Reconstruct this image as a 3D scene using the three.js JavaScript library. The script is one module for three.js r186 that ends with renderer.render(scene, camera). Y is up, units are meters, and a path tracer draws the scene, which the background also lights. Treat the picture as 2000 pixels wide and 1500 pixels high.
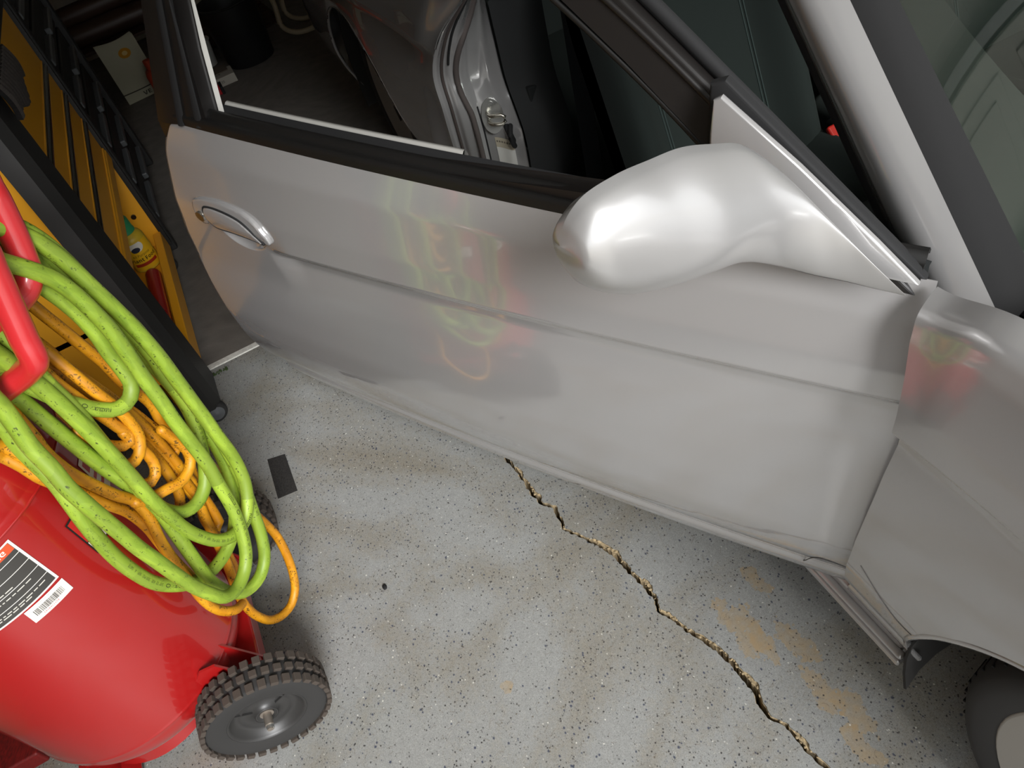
import * as THREE from 'three';
import { RoundedBoxGeometry } from 'three/addons/geometries/RoundedBoxGeometry.js';
import { mergeGeometries, mergeVertices, toCreasedNormals } from 'three/addons/utils/BufferGeometryUtils.js';
import { ImprovedNoise } from 'three/addons/math/ImprovedNoise.js';

// ---------------------------------------------------------------- camera, sky, sun, exposure
const scene = new THREE.Scene();
const camera = new THREE.PerspectiveCamera(53.45, 4 / 3, 0.05, 200);
camera.position.set(0.398, 1.470, 0.456);
camera.up.set(-0.5909, 0.6580, -0.4668);
camera.lookAt(0.398 - 0.6797, 1.470 - 0.7177, 0.456 - 0.1514);
scene.add(camera);
const renderer = new THREE.WebGLRenderer();
renderer.toneMapping = THREE.LinearToneMapping;
renderer.toneMappingExposure = 0.95;
renderer.shadowMap.enabled = true;
scene.background = new THREE.Color().setRGB(0.96, 0.98, 1.0);   // even overcast sky beyond the open garage door
scene.backgroundIntensity = 2.2;
const sun = new THREE.DirectionalLight(0xffffff, 4.8);             // hazy sun low in front of the open garage, almost straight ahead
sun.position.set(8.0, 5.3, -0.6); sun.target.position.set(0, 0, 0);
sun.castShadow = true; sun.shadow.radius = 40;
Object.assign(sun.shadow.camera, { left: -14, right: 14, top: 14, bottom: -14, near: 1, far: 40 });
scene.add(sun, sun.target);

// ---------------------------------------------------------------- helpers
let seed = 11;
const rnd = () => { seed = (seed + 0x6d2b79f5) | 0; let t = Math.imul(seed ^ (seed >>> 15), 1 | seed); t = (t + Math.imul(t ^ (t >>> 7), 61 | t)) ^ t; return ((t ^ (t >>> 14)) >>> 0) / 4294967296; };
const rr = (a, b) => a + (b - a) * rnd();
const noise = new ImprovedNoise(), nz = (x, y, z = 0) => noise.noise(x, y, z);
const fbm = (x, y, z = 0, o = 4) => { let s = 0, a = 0.5; for (let i = 0; i < o; i++) { s += a * nz(x, y, z + i * 7.3); x *= 2; y *= 2; a *= 0.5; } return s; };
const V = (x, y, z) => new THREE.Vector3(x, y, z);
const lerp = (a, b, t) => a + (b - a) * t;
const clamp = (x, a = 0, b = 1) => Math.min(b, Math.max(a, x));
const sm = (x, a, b) => { const t = clamp((x - a) / (b - a)); return t * t * (3 - 2 * t); };
const RGB = (r, g, b) => new THREE.Color().setRGB(r, g, b);
function pw(knots, x) { // piecewise linear
  if (x <= knots[0][0]) return knots[0][1];
  for (let i = 1; i < knots.length; i++) if (x <= knots[i][0]) return lerp(knots[i - 1][1], knots[i][1], (x - knots[i - 1][0]) / (knots[i][0] - knots[i - 1][0]));
  return knots[knots.length - 1][1];
}
function pws(knots, x, w) { let s = 0; for (let i = -3; i <= 3; i++) s += pw(knots, x + (i / 3) * w); return s / 7; }
function grid(fn, nu, nv) { // open surface from fn(u,v) -> [x,y,z]
  const p = [], uv = [], ix = [];
  for (let j = 0; j <= nv; j++) for (let i = 0; i <= nu; i++) { const q = fn(i / nu, j / nv); p.push(q[0], q[1], q[2]); uv.push(i / nu, j / nv); }
  for (let j = 0; j < nv; j++) for (let i = 0; i < nu; i++) { const a = j * (nu + 1) + i, b = a + 1, c = a + nu + 1, d = c + 1; ix.push(a, b, d, a, d, c); }
  const g = new THREE.BufferGeometry();
  g.setAttribute('position', new THREE.Float32BufferAttribute(p, 3)); g.setAttribute('uv', new THREE.Float32BufferAttribute(uv, 2)); g.setIndex(ix); g.computeVertexNormals();
  g.userData.n = [nu, nv];
  return g;
}
function shell(g, t, out = null) { // sheet of thickness t behind an open grid, with edges; out = the way its face looks
  if (out) { const N = g.attributes.normal; let d = 0; for (let i = 0; i < N.count; i++) d += (N.getX(i) * out[0] + N.getY(i) * out[1] + N.getZ(i) * out[2]) || 0; if (d < 0) { const a = g.index.array; for (let i = 0; i < a.length; i += 3) { const k = a[i + 1]; a[i + 1] = a[i + 2]; a[i + 2] = k; } for (let i = 0; i < N.array.length; i++) N.array[i] *= -1; } }
  const [nu, nv] = g.userData.n, P = g.attributes.position, N = g.attributes.normal, U = g.attributes.uv, n = P.count;
  const p = [], no = [], uv = [], ix = [...g.index.array];
  for (let k = 0; k < 2; k++) for (let i = 0; i < n; i++) { p.push(P.getX(i) - k * t * N.getX(i), P.getY(i) - k * t * N.getY(i), P.getZ(i) - k * t * N.getZ(i)); const s = k ? -1 : 1; no.push(s * N.getX(i), s * N.getY(i), s * N.getZ(i)); uv.push(U.getX(i), U.getY(i)); }
  for (let i = 0; i < g.index.count; i += 3) ix.push(g.index.array[i] + n, g.index.array[i + 2] + n, g.index.array[i + 1] + n);
  const loop = [];
  for (let i = 0; i < nu; i++) loop.push(i);
  for (let j = 0; j < nv; j++) loop.push(j * (nu + 1) + nu);
  for (let i = nu; i > 0; i--) loop.push(nv * (nu + 1) + i);
  for (let j = nv; j > 0; j--) loop.push(j * (nu + 1));
  const base = 2 * n;
  loop.forEach((a) => { for (let k = 0; k < 2; k++) { p.push(P.getX(a) - k * t * N.getX(a), P.getY(a) - k * t * N.getY(a), P.getZ(a) - k * t * N.getZ(a)); no.push(N.getX(a), N.getY(a), N.getZ(a)); uv.push(U.getX(a), U.getY(a)); } });
  for (let k = 0; k < loop.length; k++) { const a = base + 2 * k, b = base + 2 * ((k + 1) % loop.length); ix.push(a, a + 1, b + 1, a, b + 1, b); }
  const r = new THREE.BufferGeometry();
  r.setAttribute('position', new THREE.Float32BufferAttribute(p, 3)); r.setAttribute('normal', new THREE.Float32BufferAttribute(no, 3)); r.setAttribute('uv', new THREE.Float32BufferAttribute(uv, 2)); r.setIndex(ix);
  return r;
}
function tube(pts, r, { seg = 0, rad = 10, ref = V(0, 1, 0), closed = false, cap = true, rfn = null, tension = 0.5 } = {}) {
  const curve = new THREE.CatmullRomCurve3(pts.map((p) => (p.isVector3 ? p : V(...p))), closed, 'centripetal', tension);
  const L = curve.getLength(); seg = seg || Math.max(4, Math.round(L / 0.012));
  const p = [], no = [], uv = [], ix = []; let pn = null;
  for (let i = 0; i <= seg; i++) {
    const u = i / seg, c = curve.getPointAt(u), T = curve.getTangentAt(u);
    let N = ref.clone().addScaledVector(T, -ref.dot(T));
    if (N.length() < 0.15) N = pn ? pn.clone().addScaledVector(T, -pn.dot(T)) : V(0.3, 0.2, 0.9).cross(T);
    N.normalize(); pn = N; const B = T.clone().cross(N), R = rfn ? r * rfn(u) : r;
    for (let k = 0; k <= rad; k++) { const a = -Math.PI + (2 * Math.PI * k) / rad, x = Math.cos(a), y = Math.sin(a); const n = N.clone().multiplyScalar(x).addScaledVector(B, y); p.push(c.x + R * n.x, c.y + R * n.y, c.z + R * n.z); no.push(n.x, n.y, n.z); uv.push(u * L, 0.5 - a / (2 * Math.PI)); }
  }
  for (let i = 0; i < seg; i++) for (let k = 0; k < rad; k++) { const a = i * (rad + 1) + k, b = a + rad + 1; ix.push(a, a + 1, b + 1, a, b + 1, b); }
  const g = new THREE.BufferGeometry();
  g.setAttribute('position', new THREE.Float32BufferAttribute(p, 3)); g.setAttribute('normal', new THREE.Float32BufferAttribute(no, 3)); g.setAttribute('uv', new THREE.Float32BufferAttribute(uv, 2)); g.setIndex(ix);
  if (!cap || closed) return g;
  const ends = [0, 1].map((u) => { const c = curve.getPointAt(u), s = new THREE.SphereGeometry(rfn ? r * rfn(u) : r, rad, 6); s.translate(c.x, c.y, c.z); return s; });
  return merge([g, ...ends]);
}
function merge(list) { return mergeGeometries(list.map((g) => { const h = g.index ? g.toNonIndexed() : g; for (const k of Object.keys(h.attributes)) if (!['position', 'normal', 'uv'].includes(k)) h.deleteAttribute(k); return h; })); }
function box(x0, x1, y0, y1, z0, z1, bev = 0.004) {
  const w = x1 - x0, h = y1 - y0, d = z1 - z0, g = new RoundedBoxGeometry(w, h, d, 2, Math.min(bev, w / 2.1, h / 2.1, d / 2.1)); g.translate((x0 + x1) / 2, (y0 + y1) / 2, (z0 + z1) / 2); return g;
}
function worldUV(g, s = 1, ax = 'xz') { const P = g.attributes.position, u = g.attributes.uv, f = { x: 'getX', y: 'getY', z: 'getZ' }; for (let i = 0; i < P.count; i++) u.setXY(i, P[f[ax[0]]](i) / s, P[f[ax[1]]](i) / s); return g; }
function cylX(r0, r1, len, seg = 40) { const g = new THREE.CylinderGeometry(r0, r1, len, seg); g.rotateZ(Math.PI / 2); return g; }
function lathe(pts, seg = 48) { const g = new THREE.LatheGeometry(pts.map(([r, y]) => new THREE.Vector2(r, y)), seg); return g; }
function move(g, x, y, z) { g.translate(x, y, z); return g; }
function mesh(name, g, m, parent, label) { const o = new THREE.Mesh(g, m); o.name = name; o.castShadow = o.receiveShadow = true; parent.add(o); if (label) o.userData.label = label; return o; }
const used = {};
const numbered = (n) => { const k = (used[n] = (used[n] ?? -1) + 1); return k ? n + '_' + String(k).padStart(3, '0') : n; };
function tag(o, label, category, group) { o.name = numbered(o.name); Object.assign(o.userData, { label, category }); if (group) o.userData.group = group; return o; }
function thing(name, label, category, group) { const o = new THREE.Group(); o.name = name; scene.add(o); return tag(o, label, category, group); }
function struct(name, g, m) { const o = mesh(name, g, m, scene); o.userData.kind = 'structure'; return o; }
function base(o, x, y, z) { o.position.set(x, y, z); for (const c of o.children) c.position.sub(o.position); return o; } // parts were built in world places

function dataTex(w, h, fn, { srgb = true, repeat = true } = {}) {
  const d = new Uint8Array(w * h * 4);
  for (let y = 0; y < h; y++) for (let x = 0; x < w; x++) { const c = fn(x, y), o = (y * w + x) * 4; d[o] = clamp(c[0], 0, 255); d[o + 1] = clamp(c[1], 0, 255); d[o + 2] = clamp(c[2], 0, 255); d[o + 3] = 255; }
  const t = new THREE.DataTexture(d, w, h); t.magFilter = THREE.LinearFilter; t.minFilter = THREE.LinearMipmapLinearFilter; t.generateMipmaps = true;
  if (srgb) t.colorSpace = THREE.SRGBColorSpace; if (repeat) t.wrapS = t.wrapT = THREE.RepeatWrapping; t.needsUpdate = true; return t;
}
function canvasTex(w, h, draw, repeat = false) { const c = document.createElement('canvas'); c.width = w; c.height = h; const x = c.getContext('2d'); draw(x, w, h); const t = new THREE.CanvasTexture(c); t.colorSpace = THREE.SRGBColorSpace; if (repeat) t.wrapS = t.wrapT = THREE.RepeatWrapping; return t; }
const std = (o) => new THREE.MeshStandardMaterial(o), phy = (o) => new THREE.MeshPhysicalMaterial(o);
const mottled = (r, g, b, amp, sc = 6, size = 256) => dataTex(size, size, (x, y) => { const a = (2 * Math.PI * x) / size, c = (2 * Math.PI * y) / size, k = 1 + amp * (fbm(Math.cos(a) * sc / 3 + 9, Math.sin(a) * sc / 3 + Math.cos(c) * sc / 3, Math.sin(c) * sc / 3) * 1.4 + (rnd() - 0.5) * 0.5); return [r * k, g * k, b * k]; });

// ---------------------------------------------------------------- materials
const M = {
  silver: phy({ color: RGB(0.42, 0.412, 0.408), metalness: 0.36, roughness: 0.15, clearcoat: 1, clearcoatRoughness: 0.03 }),
  mirrorPaint: phy({ color: RGB(0.44, 0.432, 0.426), metalness: 0.55, roughness: 0.36, clearcoat: 0.7, clearcoatRoughness: 0.12 }),
  blackTrim: std({ color: RGB(0.0065, 0.006, 0.0056), roughness: 0.5 }),
  rubber: std({ color: RGB(0.009, 0.009, 0.0095), roughness: 0.8 }),
  frame: phy({ color: RGB(0.008, 0.0066, 0.006), roughness: 0.45, clearcoat: 0.15, clearcoatRoughness: 0.2 }),
  gasket: std({ color: RGB(0.006, 0.0058, 0.006), roughness: 0.85 }),
  cabin: std({ color: RGB(0.012, 0.014, 0.014), roughness: 0.8 }),
  fabric: phy({ color: RGB(0.007, 0.0095, 0.0095), roughness: 0.95, sheen: 0.35, sheenRoughness: 0.5, sheenColor: RGB(0.05, 0.065, 0.065) }),
  stitch: std({ color: RGB(0.022, 0.03, 0.031), roughness: 0.9 }),
  glass: phy({ color: RGB(0.78, 0.88, 0.80), transmission: 1, roughness: 0.02, ior: 2.1, thickness: 0 }),
  chrome: std({ color: RGB(0.55, 0.52, 0.45), metalness: 1, roughness: 0.3 }),
  zinc: std({ color: RGB(0.55, 0.55, 0.53), metalness: 0.9, roughness: 0.35 }),
  tire: std({ color: RGB(0.022, 0.021, 0.02), roughness: 0.85 }),
  hubcap: phy({ color: RGB(0.34, 0.32, 0.29), metalness: 0.4, roughness: 0.5 }),
  red: phy({ color: RGB(0.33, 0.0075, 0.0075), roughness: 0.36, clearcoat: 1, clearcoatRoughness: 0.06, map: null }),
  redTube: phy({ color: RGB(0.52, 0.018, 0.022), roughness: 0.35, clearcoat: 0.6, clearcoatRoughness: 0.12 }),
  yellow: phy({ color: RGB(0.84, 0.38, 0.016), roughness: 0.42, clearcoat: 0.3, clearcoatRoughness: 0.25 }),
  chestBlack: std({ color: RGB(0.022, 0.021, 0.02), roughness: 0.55 }),
  glossBlack: phy({ color: RGB(0.012, 0.010, 0.009), roughness: 0.22, clearcoat: 0.6, clearcoatRoughness: 0.1 }),
  greyPlastic: std({ color: RGB(0.10, 0.105, 0.11), roughness: 0.4 }),
  white: std({ color: RGB(0.68, 0.67, 0.62), roughness: 0.6 }),
  wall: std({ map: mottled(184, 179, 164, 0.06, 4), roughness: 0.9 }),
  panelling: std({ map: mottled(150, 132, 112, 0.12, 6), roughness: 0.85 }),
  rafters: std({ map: mottled(112, 88, 62, 0.25, 10), roughness: 0.9 }),
  brown: std({ map: mottled(58, 36, 24, 0.7, 14), roughness: 0.7 }),
  orange: std({ color: RGB(0.42, 0.045, 0.012), roughness: 0.65 }),
};
// ---------------------------------------------------------------- floor slab with its long crack
const CR = [[-0.699,0.262],[-0.655,0.26],[-0.615,0.258],[-0.587,0.238],[-0.559,0.24],[-0.525,0.248],[-0.5,0.23],[-0.464,0.214],[-0.431,0.197],[-0.398,0.186],[-0.373,0.184],[-0.348,0.177],[-0.315,0.173],[-0.28,0.171],[-0.26,0.173],[-0.246,0.179],[-0.222,0.166],[-0.197,0.159],[-0.176,0.149],[-0.142,0.136],[-0.112,0.127],[-0.089,0.124],[-0.066,0.123],[-0.043,0.118],[-0.015,0.122],[0.012,0.127],[0.028,0.125],[0.05,0.112],[0.07,0.111],[0.088,0.113],[0.111,0.107],[0.133,0.101]];
const crack = [[-1.62, 0.33], [-1.5, 0.318], [-1.38, 0.33], [-1.2, 0.31], [-1.0, 0.3], [-0.85, 0.27], ...CR, [0.2, 0.085], [0.34, 0.08], [0.5, 0.05], [0.8, 0.03], [0.9, 0.02]];
function crackOutline(left, right, jag) { // polygon round the crack line; left = towards +z
  const dense = []; for (let i = 0; i + 1 < crack.length; i++) { const [a, b] = [crack[i], crack[i + 1]], n = Math.max(2, Math.round(Math.hypot(b[0] - a[0], b[1] - a[1]) / 0.0045)); for (let k = 0; k < n; k++) dense.push([lerp(a[0], b[0], k / n), lerp(a[1], b[1], k / n)]); }
  dense.push(crack[crack.length - 1]);
  dense.forEach((p, i) => { p[1] += 0.0042 * nz(p[0] * 55, 1.7) + 0.003 * nz(p[0] * 130, 4.4); });
  const L = [], R = [];
  dense.forEach((p, i) => { const e = Math.min(i, dense.length - 1 - i), t = clamp(e / 18), a = dense[Math.max(0, i - 1)], b = dense[Math.min(dense.length - 1, i + 1)], l = Math.hypot(b[0] - a[0], b[1] - a[1]) || 1, n = [-(b[1] - a[1]) / l, (b[0] - a[0]) / l];
    const wl = t * (left(p[0]) + jag * Math.abs(nz(p[0] * 90, 3.1))) + 0.0008, wr = t * (right(p[0]) + jag * Math.abs(nz(p[0] * 80, 8.7))) + 0.0008;
    L.push([p[0] + n[0] * wl, p[1] + n[1] * wl]); R.push([p[0] - n[0] * wr, p[1] - n[1] * wr]); });
  return [...L, ...R.reverse()];
}
const TILE = 2.048;
const stains = [[-0.14, 0.06, 0.075, 0.03], [-0.09, 0.05, 0.05, 0.02], [0.035, 0.02, 0.06, 0.022], [0.09, 0.0, 0.05, 0.03], [-0.2, -0.02, 0.045, 0.02], [-0.275, 0.516, 0.016, 0.014], [-0.06, 0.0, 0.05, 0.03], [0.13, 0.03, 0.05, 0.02]];
const flakes = (() => {
  const S = 2048, a = new Float32Array(S * S * 3), put = (x, y, c, k) => { const o = (((y % S) + S) % S * S + ((x % S) + S) % S) * 3; for (let i = 0; i < 3; i++) a[o + i] = lerp(a[o + i], c[i], k); };
  const lowN = 256, low = new Float32Array(lowN * lowN), per = (x, y, f, z) => { const u = (2 * Math.PI * x) / lowN, v = (2 * Math.PI * y) / lowN; return fbm(Math.cos(u) * f + 3, Math.sin(u) * f + Math.cos(v) * f, Math.sin(v) * f + z); };
  for (let y = 0; y < lowN; y++) for (let x = 0; x < lowN; x++) low[y * lowN + x] = per(x, y, 2.2, 1);
  const L = (x, y) => { const fx = (x / S) * lowN, fy = (y / S) * lowN, i = Math.floor(fx), j = Math.floor(fy), u = fx - i, v = fy - j, g = (p, q) => low[(q % lowN) * lowN + (p % lowN)]; return lerp(lerp(g(i, j), g(i + 1, j), u), lerp(g(i, j + 1), g(i + 1, j + 1), u), v); };
  const fine = new Float32Array(S * S);
  for (let y = 0; y < S; y++) for (let x = 0; x < S; x++) {
    const l = L(x, y), wx = ((x / S) * TILE), wz = ((y / S) * TILE), f = nz(wx * 60, wz * 60, 4) * 0.5 + nz(wx * 190, wz * 190, 2) * 0.5, br = clamp(l * 1.5 + 0.2 + f * 0.45), n = (rnd() - 0.5) * 26 - (rnd() < 0.05 ? 30 : 0);
    fine[y * S + x] = f; const o = (y * S + x) * 3, k = 1 + f * 0.07;
    a[o] = (lerp(150, 132, br) + n) * k; a[o + 1] = (lerp(151, 126, br) + n) * k; a[o + 2] = (lerp(148, 113, br) + n) * k;
  }
  for (const [sx, sz, rx, rz] of stains) { const R = Math.ceil(Math.max(rx, rz) * 1000 * 1.6); for (let j = -R; j <= R; j++) for (let i = -R; i <= R; i++) { const wx = sx + i / 1000, wz = sz + j / 1000, d = Math.hypot(i / 1000 / rx, j / 1000 / rz) + 1.1 * fbm(wx * 28, wz * 28, 5) + 0.3 * nz(wx * 140, wz * 140, 2); if (d < 0.85) put(Math.round(wx * 1000), Math.round(wz * 1000), [172, 146, 108], 0.34 + 0.3 * clamp(nz(wx * 70, wz * 70, 1) + 0.4)); } }
  for (let n = 0; n < 46000; n++) { // paint flakes
    const x = Math.floor(rnd() * S), y = Math.floor(rnd() * S); if (rnd() > 0.35 + 1.3 * (L(x, y) + 0.35)) continue;
    const t = rnd(), c = t < 0.7 ? [44, 42, 42] : t < 0.82 ? [70, 74, 88] : t < 0.9 ? [96, 88, 76] : [222, 220, 210], r = t > 0.7 && t < 0.82 ? rr(1.2, 2.8) : rr(0.7, 1.9), e = rr(0.6, 1);
    for (let j = -3; j <= 3; j++) for (let i = -3; i <= 3; i++) { const d = Math.hypot(i, j / e); if (d < r) put(x + i, y + j, c, clamp((r - d) * 1.4)); }
  }
  for (let n = 0; n < 6500; n++) { // fine hairs, scratches and grit
    let x = rnd() * S, y = rnd() * S, d = rnd() * 6.3; if (L(x | 0, y | 0) < -0.2 && rnd() < 0.6) continue; const len = rr(3, 15), c = rnd() < 0.8 ? [92, 80, 68] : [205, 200, 188], bend = rr(-0.15, 0.15);
    for (let k = 0; k < len; k++) { put(Math.round(x), Math.round(y), c, 0.38); x += Math.cos(d); y += Math.sin(d); d += bend; }
  }
  for (let n = 0; n < 22; n++) { let x = rnd() * S, y = rnd() * S, d = rnd() * 6.3; const len = rr(60, 260); for (let k = 0; k < len; k++) { put(Math.round(x), Math.round(y), [120, 110, 98], 0.3); x += Math.cos(d); y += Math.sin(d); d += rr(-0.03, 0.03); } }
  const q = (x, y, i) => a[(y * S + x) * 3 + i];
  return dataTex(S, S, (x, y) => [q(x, y, 0), q(x, y, 1), q(x, y, 2)]);
})();
M.floor = phy({ map: flakes, roughness: 0.55, clearcoat: 0.15, clearcoatRoughness: 0.5 });
M.bareConcrete = std({ map: mottled(168, 149, 116, 0.5, 26), roughness: 0.95 });
M.oldFloor = std({ map: mottled(112, 107, 101, 0.12, 9, 512), roughness: 0.75 });
const X0 = -1.66, X1 = 0.98, Z0 = -2.45, Z1 = 1.62;
function slab(x0, x1, hole, y0, y1) {
  const s = new THREE.Shape([[x0, Z0], [x1, Z0], [x1, Z1], [x0, Z1]].map(([x, z]) => new THREE.Vector2(x, -z)));
  if (hole) s.holes.push(new THREE.Path(hole.map(([x, z]) => new THREE.Vector2(x, -z))));
  const g = new THREE.ExtrudeGeometry(s, { depth: y1 - y0, bevelEnabled: false }); g.rotateX(-Math.PI / 2); g.translate(0, y0, 0); return worldUV(g, TILE);
}
const chipSide = (x) => 0.0006 + 0.0062 * sm(nz(x * 17, 2.2), 0.05, 0.35), deepSide = (x) => 0.0016 + 0.0022 * sm(nz(x * 11, 6.2), -0.2, 0.3);
const floorTop = struct('floor', slab(X0, X1, crackOutline((x) => deepSide(x) + 0.0006, (x) => deepSide(x) + chipSide(x), 0.004), -0.0045, 0), M.floor);
const sub = mesh('concrete_layer', slab(X0, X1, crackOutline(deepSide, deepSide, 0.0016), -0.09, -0.0046), M.bareConcrete, floorTop, 'bare tan concrete showing in the crack'); sub.geometry.attributes.uv.array.forEach((v, i, arr) => { arr[i] = v * 6; });
mesh('slab_bed', box(X0, X1, -0.14, -0.0905, Z0, Z1), M.bareConcrete, floorTop);
// crumbs broken out of the crack edge
const crumbs = []; for (let i = 0; i < 110; i++) { const k = 6 + Math.floor(rnd() * (CR.length - 1)), t = rnd(), x = lerp(crack[k][0], crack[k + 1][0], t), z = lerp(crack[k][1], crack[k + 1][1], t) - rr(0.001, 0.011), g = new THREE.IcosahedronGeometry(rr(0.0012, 0.0036), 0); g.scale(rr(0.8, 1.8), 0.7, rr(0.7, 1.2)); g.rotateY(rnd() * 6); g.translate(x, -0.0035, z); crumbs.push(g); }
{ const o = mesh('concrete_crumbs', merge(crumbs), M.bareConcrete, floorTop); o.userData.kind = 'stuff'; }
const back = struct('floor_001', worldUV(box(-5.3, X0 - 0.028, -0.12, 0, Z0 - 0.2, Z1 + 0.2, 0.003), 0.9), M.oldFloor);
struct('trim_1', worldUV(box(X0 - 0.027, X0 - 0.001, -0.1, 0.003, Z0, Z1, 0.003), 0.4), std({ map: mottled(214, 212, 204, 0.12, 20), roughness: 0.9 }));
// driveway and street side
const drive = struct('driveway', worldUV(box(X1 + 0.002, 30, -0.15, -0.012, -14, 14), 2), std({ map: mottled(176, 172, 164, 0.1, 10), roughness: 0.95 }));

// ---------------------------------------------------------------- garage shell
struct('wall_right', worldUV(box(-5.25, X1 + 0.15, -0.05, 2.7, Z1, Z1 + 0.15), 2, 'xy'), M.panelling);
struct('wall_left', worldUV(box(-5.25, X1 + 0.15, -0.05, 2.7, Z0 - 0.15, Z0), 2, 'xy'), M.wall);
struct('wall_back', worldUV(box(-5.25, -5.1, -0.05, 2.7, Z0 - 0.1, Z1 + 0.1), 2, 'zy'), M.wall);
struct('ceiling', worldUV(box(-5.25, X1 + 0.15, 2.6, 2.75, Z0 - 0.15, Z1 + 0.15), 2), M.rafters);
struct('wall_front', merge([box(X1, X1 + 0.15, 2.32, 2.65, Z0, Z1), box(X1, X1 + 0.15, -0.05, 2.33, 1.25, Z1 + 0.02), box(X1, X1 + 0.15, -0.05, 2.33, Z0 - 0.02, -2.15)]), M.wall);

// raised sectional garage door under the ceiling
{
  const d = thing('sectional_garage_door', 'white panelled sectional garage door raised overhead, mirrored in the windshield', 'garage door');
  const pan = std({ color: RGB(0.68, 0.69, 0.64), roughness: 0.6 }), steel = std({ color: RGB(0.34, 0.35, 0.34), metalness: 0.7, roughness: 0.45 }), y = 2.38;
  for (let i = 0; i < 4; i++) {
    const a = -1.44 + i * 0.56, b = a + 0.535, p = mesh('door_section', box(a, b, y + 0.012, y + 0.04, -2.06, 1.15, 0.004), pan, d);
    for (let j = 0; j < 6; j++) { const z0 = -2.02 + j * 0.53; mesh('raised_panel', merge([box(a + 0.07, b - 0.07, y + 0.004, y + 0.0135, z0 + 0.06, z0 + 0.485, 0.005), box(a + 0.12, b - 0.12, y - 0.003, y + 0.006, z0 + 0.11, z0 + 0.435, 0.005)]), pan, p); }
    for (const z of [-2.02, -0.96, 0.10, 1.1]) {
      const s = mesh('stile', box(a + 0.01, b - 0.01, y - 0.02, y + 0.012, z - 0.028, z + 0.028, 0.003), steel, p);
      mesh('hinge', merge([box(b - 0.07, b + 0.09, y - 0.028, y - 0.019, z - 0.04, z + 0.04, 0.003), move(new THREE.CylinderGeometry(0.011, 0.011, 0.1, 10).rotateX(Math.PI / 2), b + 0.012, y - 0.03, z)]), steel, p);
    }
    mesh('strut', merge([box(b - 0.02, b - 0.012, y - 0.055, y + 0.012, -2.06, 1.15, 0.002), box(b - 0.05, b - 0.012, y - 0.06, y - 0.052, -2.06, 1.15, 0.002)]), steel, p);
  }
  for (const z of [-2.12, 1.22]) mesh('track', merge([box(-1.7, 0.93, y - 0.03, y + 0.03, z - 0.004, z + 0.004, 0.002), box(-1.7, 0.93, y - 0.03, y - 0.024, z - 0.03, z + 0.03, 0.002), box(-1.6, -1.57, y, 2.6, z - 0.015, z + 0.015, 0.002)]), steel, d);
  base(d, -0.2, y, -1);
}
// ---------------------------------------------------------------- the silver two-door car, right door swung open
const car = thing('car', 'silver two-door car with its passenger door swung open', 'car');
const NK = [[0.19, -0.088], [0.205, -0.068], [0.235, -0.052], [0.262, -0.0435], [0.272, -0.0425], [0.284, -0.044], [0.31, -0.029], [0.35, -0.013], [0.42, 0], [0.5, 0.003], [0.58, -0.0005], [0.66, -0.0075], [0.715, -0.016], [0.734, -0.015], [0.751, 0], [0.80, -0.006], [0.88, -0.022], [0.93, -0.042], [0.97, -0.065]];
const pn = (y) => pws(NK, y, 0.005), NS = NK.filter(([y]) => y < 0.67 || y > 0.79), pq = (y, s) => lerp(pn(y), pws(NS, y, 0.01), sm(s, 0.95, 1.03));
const TH = THREE.MathUtils.degToRad(31.3), cT = Math.cos(TH), sT = Math.sin(TH);
const dp = (s, y, n) => [-cT * s + sT * n, y, sT * s + cT * n];            // door axes: s back from the hinge, n outwards
const SR = [[0.19, 1.20], [0.205, 1.27], [0.24, 1.328], [0.31, 1.347], [0.39, 1.354], [0.566, 1.35], [0.64, 1.342], [0.726, 1.315], [0.82, 1.262], [0.883, 1.222], [0.93, 1.178], [0.97, 1.14]];
const sR = (y) => pws(SR, y, 0.015);
const plan = (s) => 0.016 * Math.pow((s - 0.55) / 0.65, 2);
const beltY = (s) => 0.901 + 0.05 * s;
const yAt = (s, yn) => yn + sm(yn, 0.75, 0.93) * (beltY(s) - 0.93) + (yn < 0.75 ? sm(yn, 0.35, 0.75) : 1 - sm(yn, 0.75, 0.93)) * (0.008 - 0.016 * s);
const warp = (list) => { const c = []; for (let i = 0; i + 1 < list.length; i++) { const [a, n] = list[i], b = list[i + 1][0]; for (let k = 0; k < n; k++) c.push(lerp(a, b, k / n)); } c.push(list[list.length - 1][0]); return c; };
const rows = warp([[0.192, 10], [0.24, 16], [0.30, 20], [0.70, 10], [0.72, 30], [0.765, 44], [0.93, 1], [0.932]]);
const colsU = warp([[0, 8], [0.03, 40], [0.72, 60], [0.9, 12], [0.985, 6], [1]]);
const bowl = (s, y) => { const d = Math.hypot((s - 1.083) / 0.066, (y - 0.768) / (y < 0.768 ? 0.045 : 0.036)); return d < 1 ? 0.026 * Math.pow(1 - d * d, 0.7) : 0; };
function doorPt(u, v, inset = 0, dn = 0) {
  const yn0 = rows[Math.round(v * (rows.length - 1))], yn = inset ? clamp(yn0, 0.215 + inset, 0.93 - inset * 0.2) : yn0, uu = colsU[Math.round(u * (colsU.length - 1))];
  const s = lerp(-0.045 + inset, sR(yn) - inset, uu), y = yAt(s, yn), edge = 0.010 * Math.pow(clamp((uu - 0.985) / 0.015), 2);
  return dp(s, y, pq(yn, s) - plan(s) - edge - (inset ? 0 : bowl(s, y)) + dn);
}
const doorSkin = grid((u, v) => doorPt(u, v), colsU.length - 1, rows.length - 1);
const door = mesh('door', shell(doorSkin, 0.003, [sT, 0, cT]), M.silver, car, 'open passenger door');
mesh('inner_panel', shell(grid((u, v) => doorPt(u, v, 0.012, -0.035), colsU.length - 1, rows.length - 1), 0.085, [sT, 0, cT]), M.cabin, door);
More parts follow.
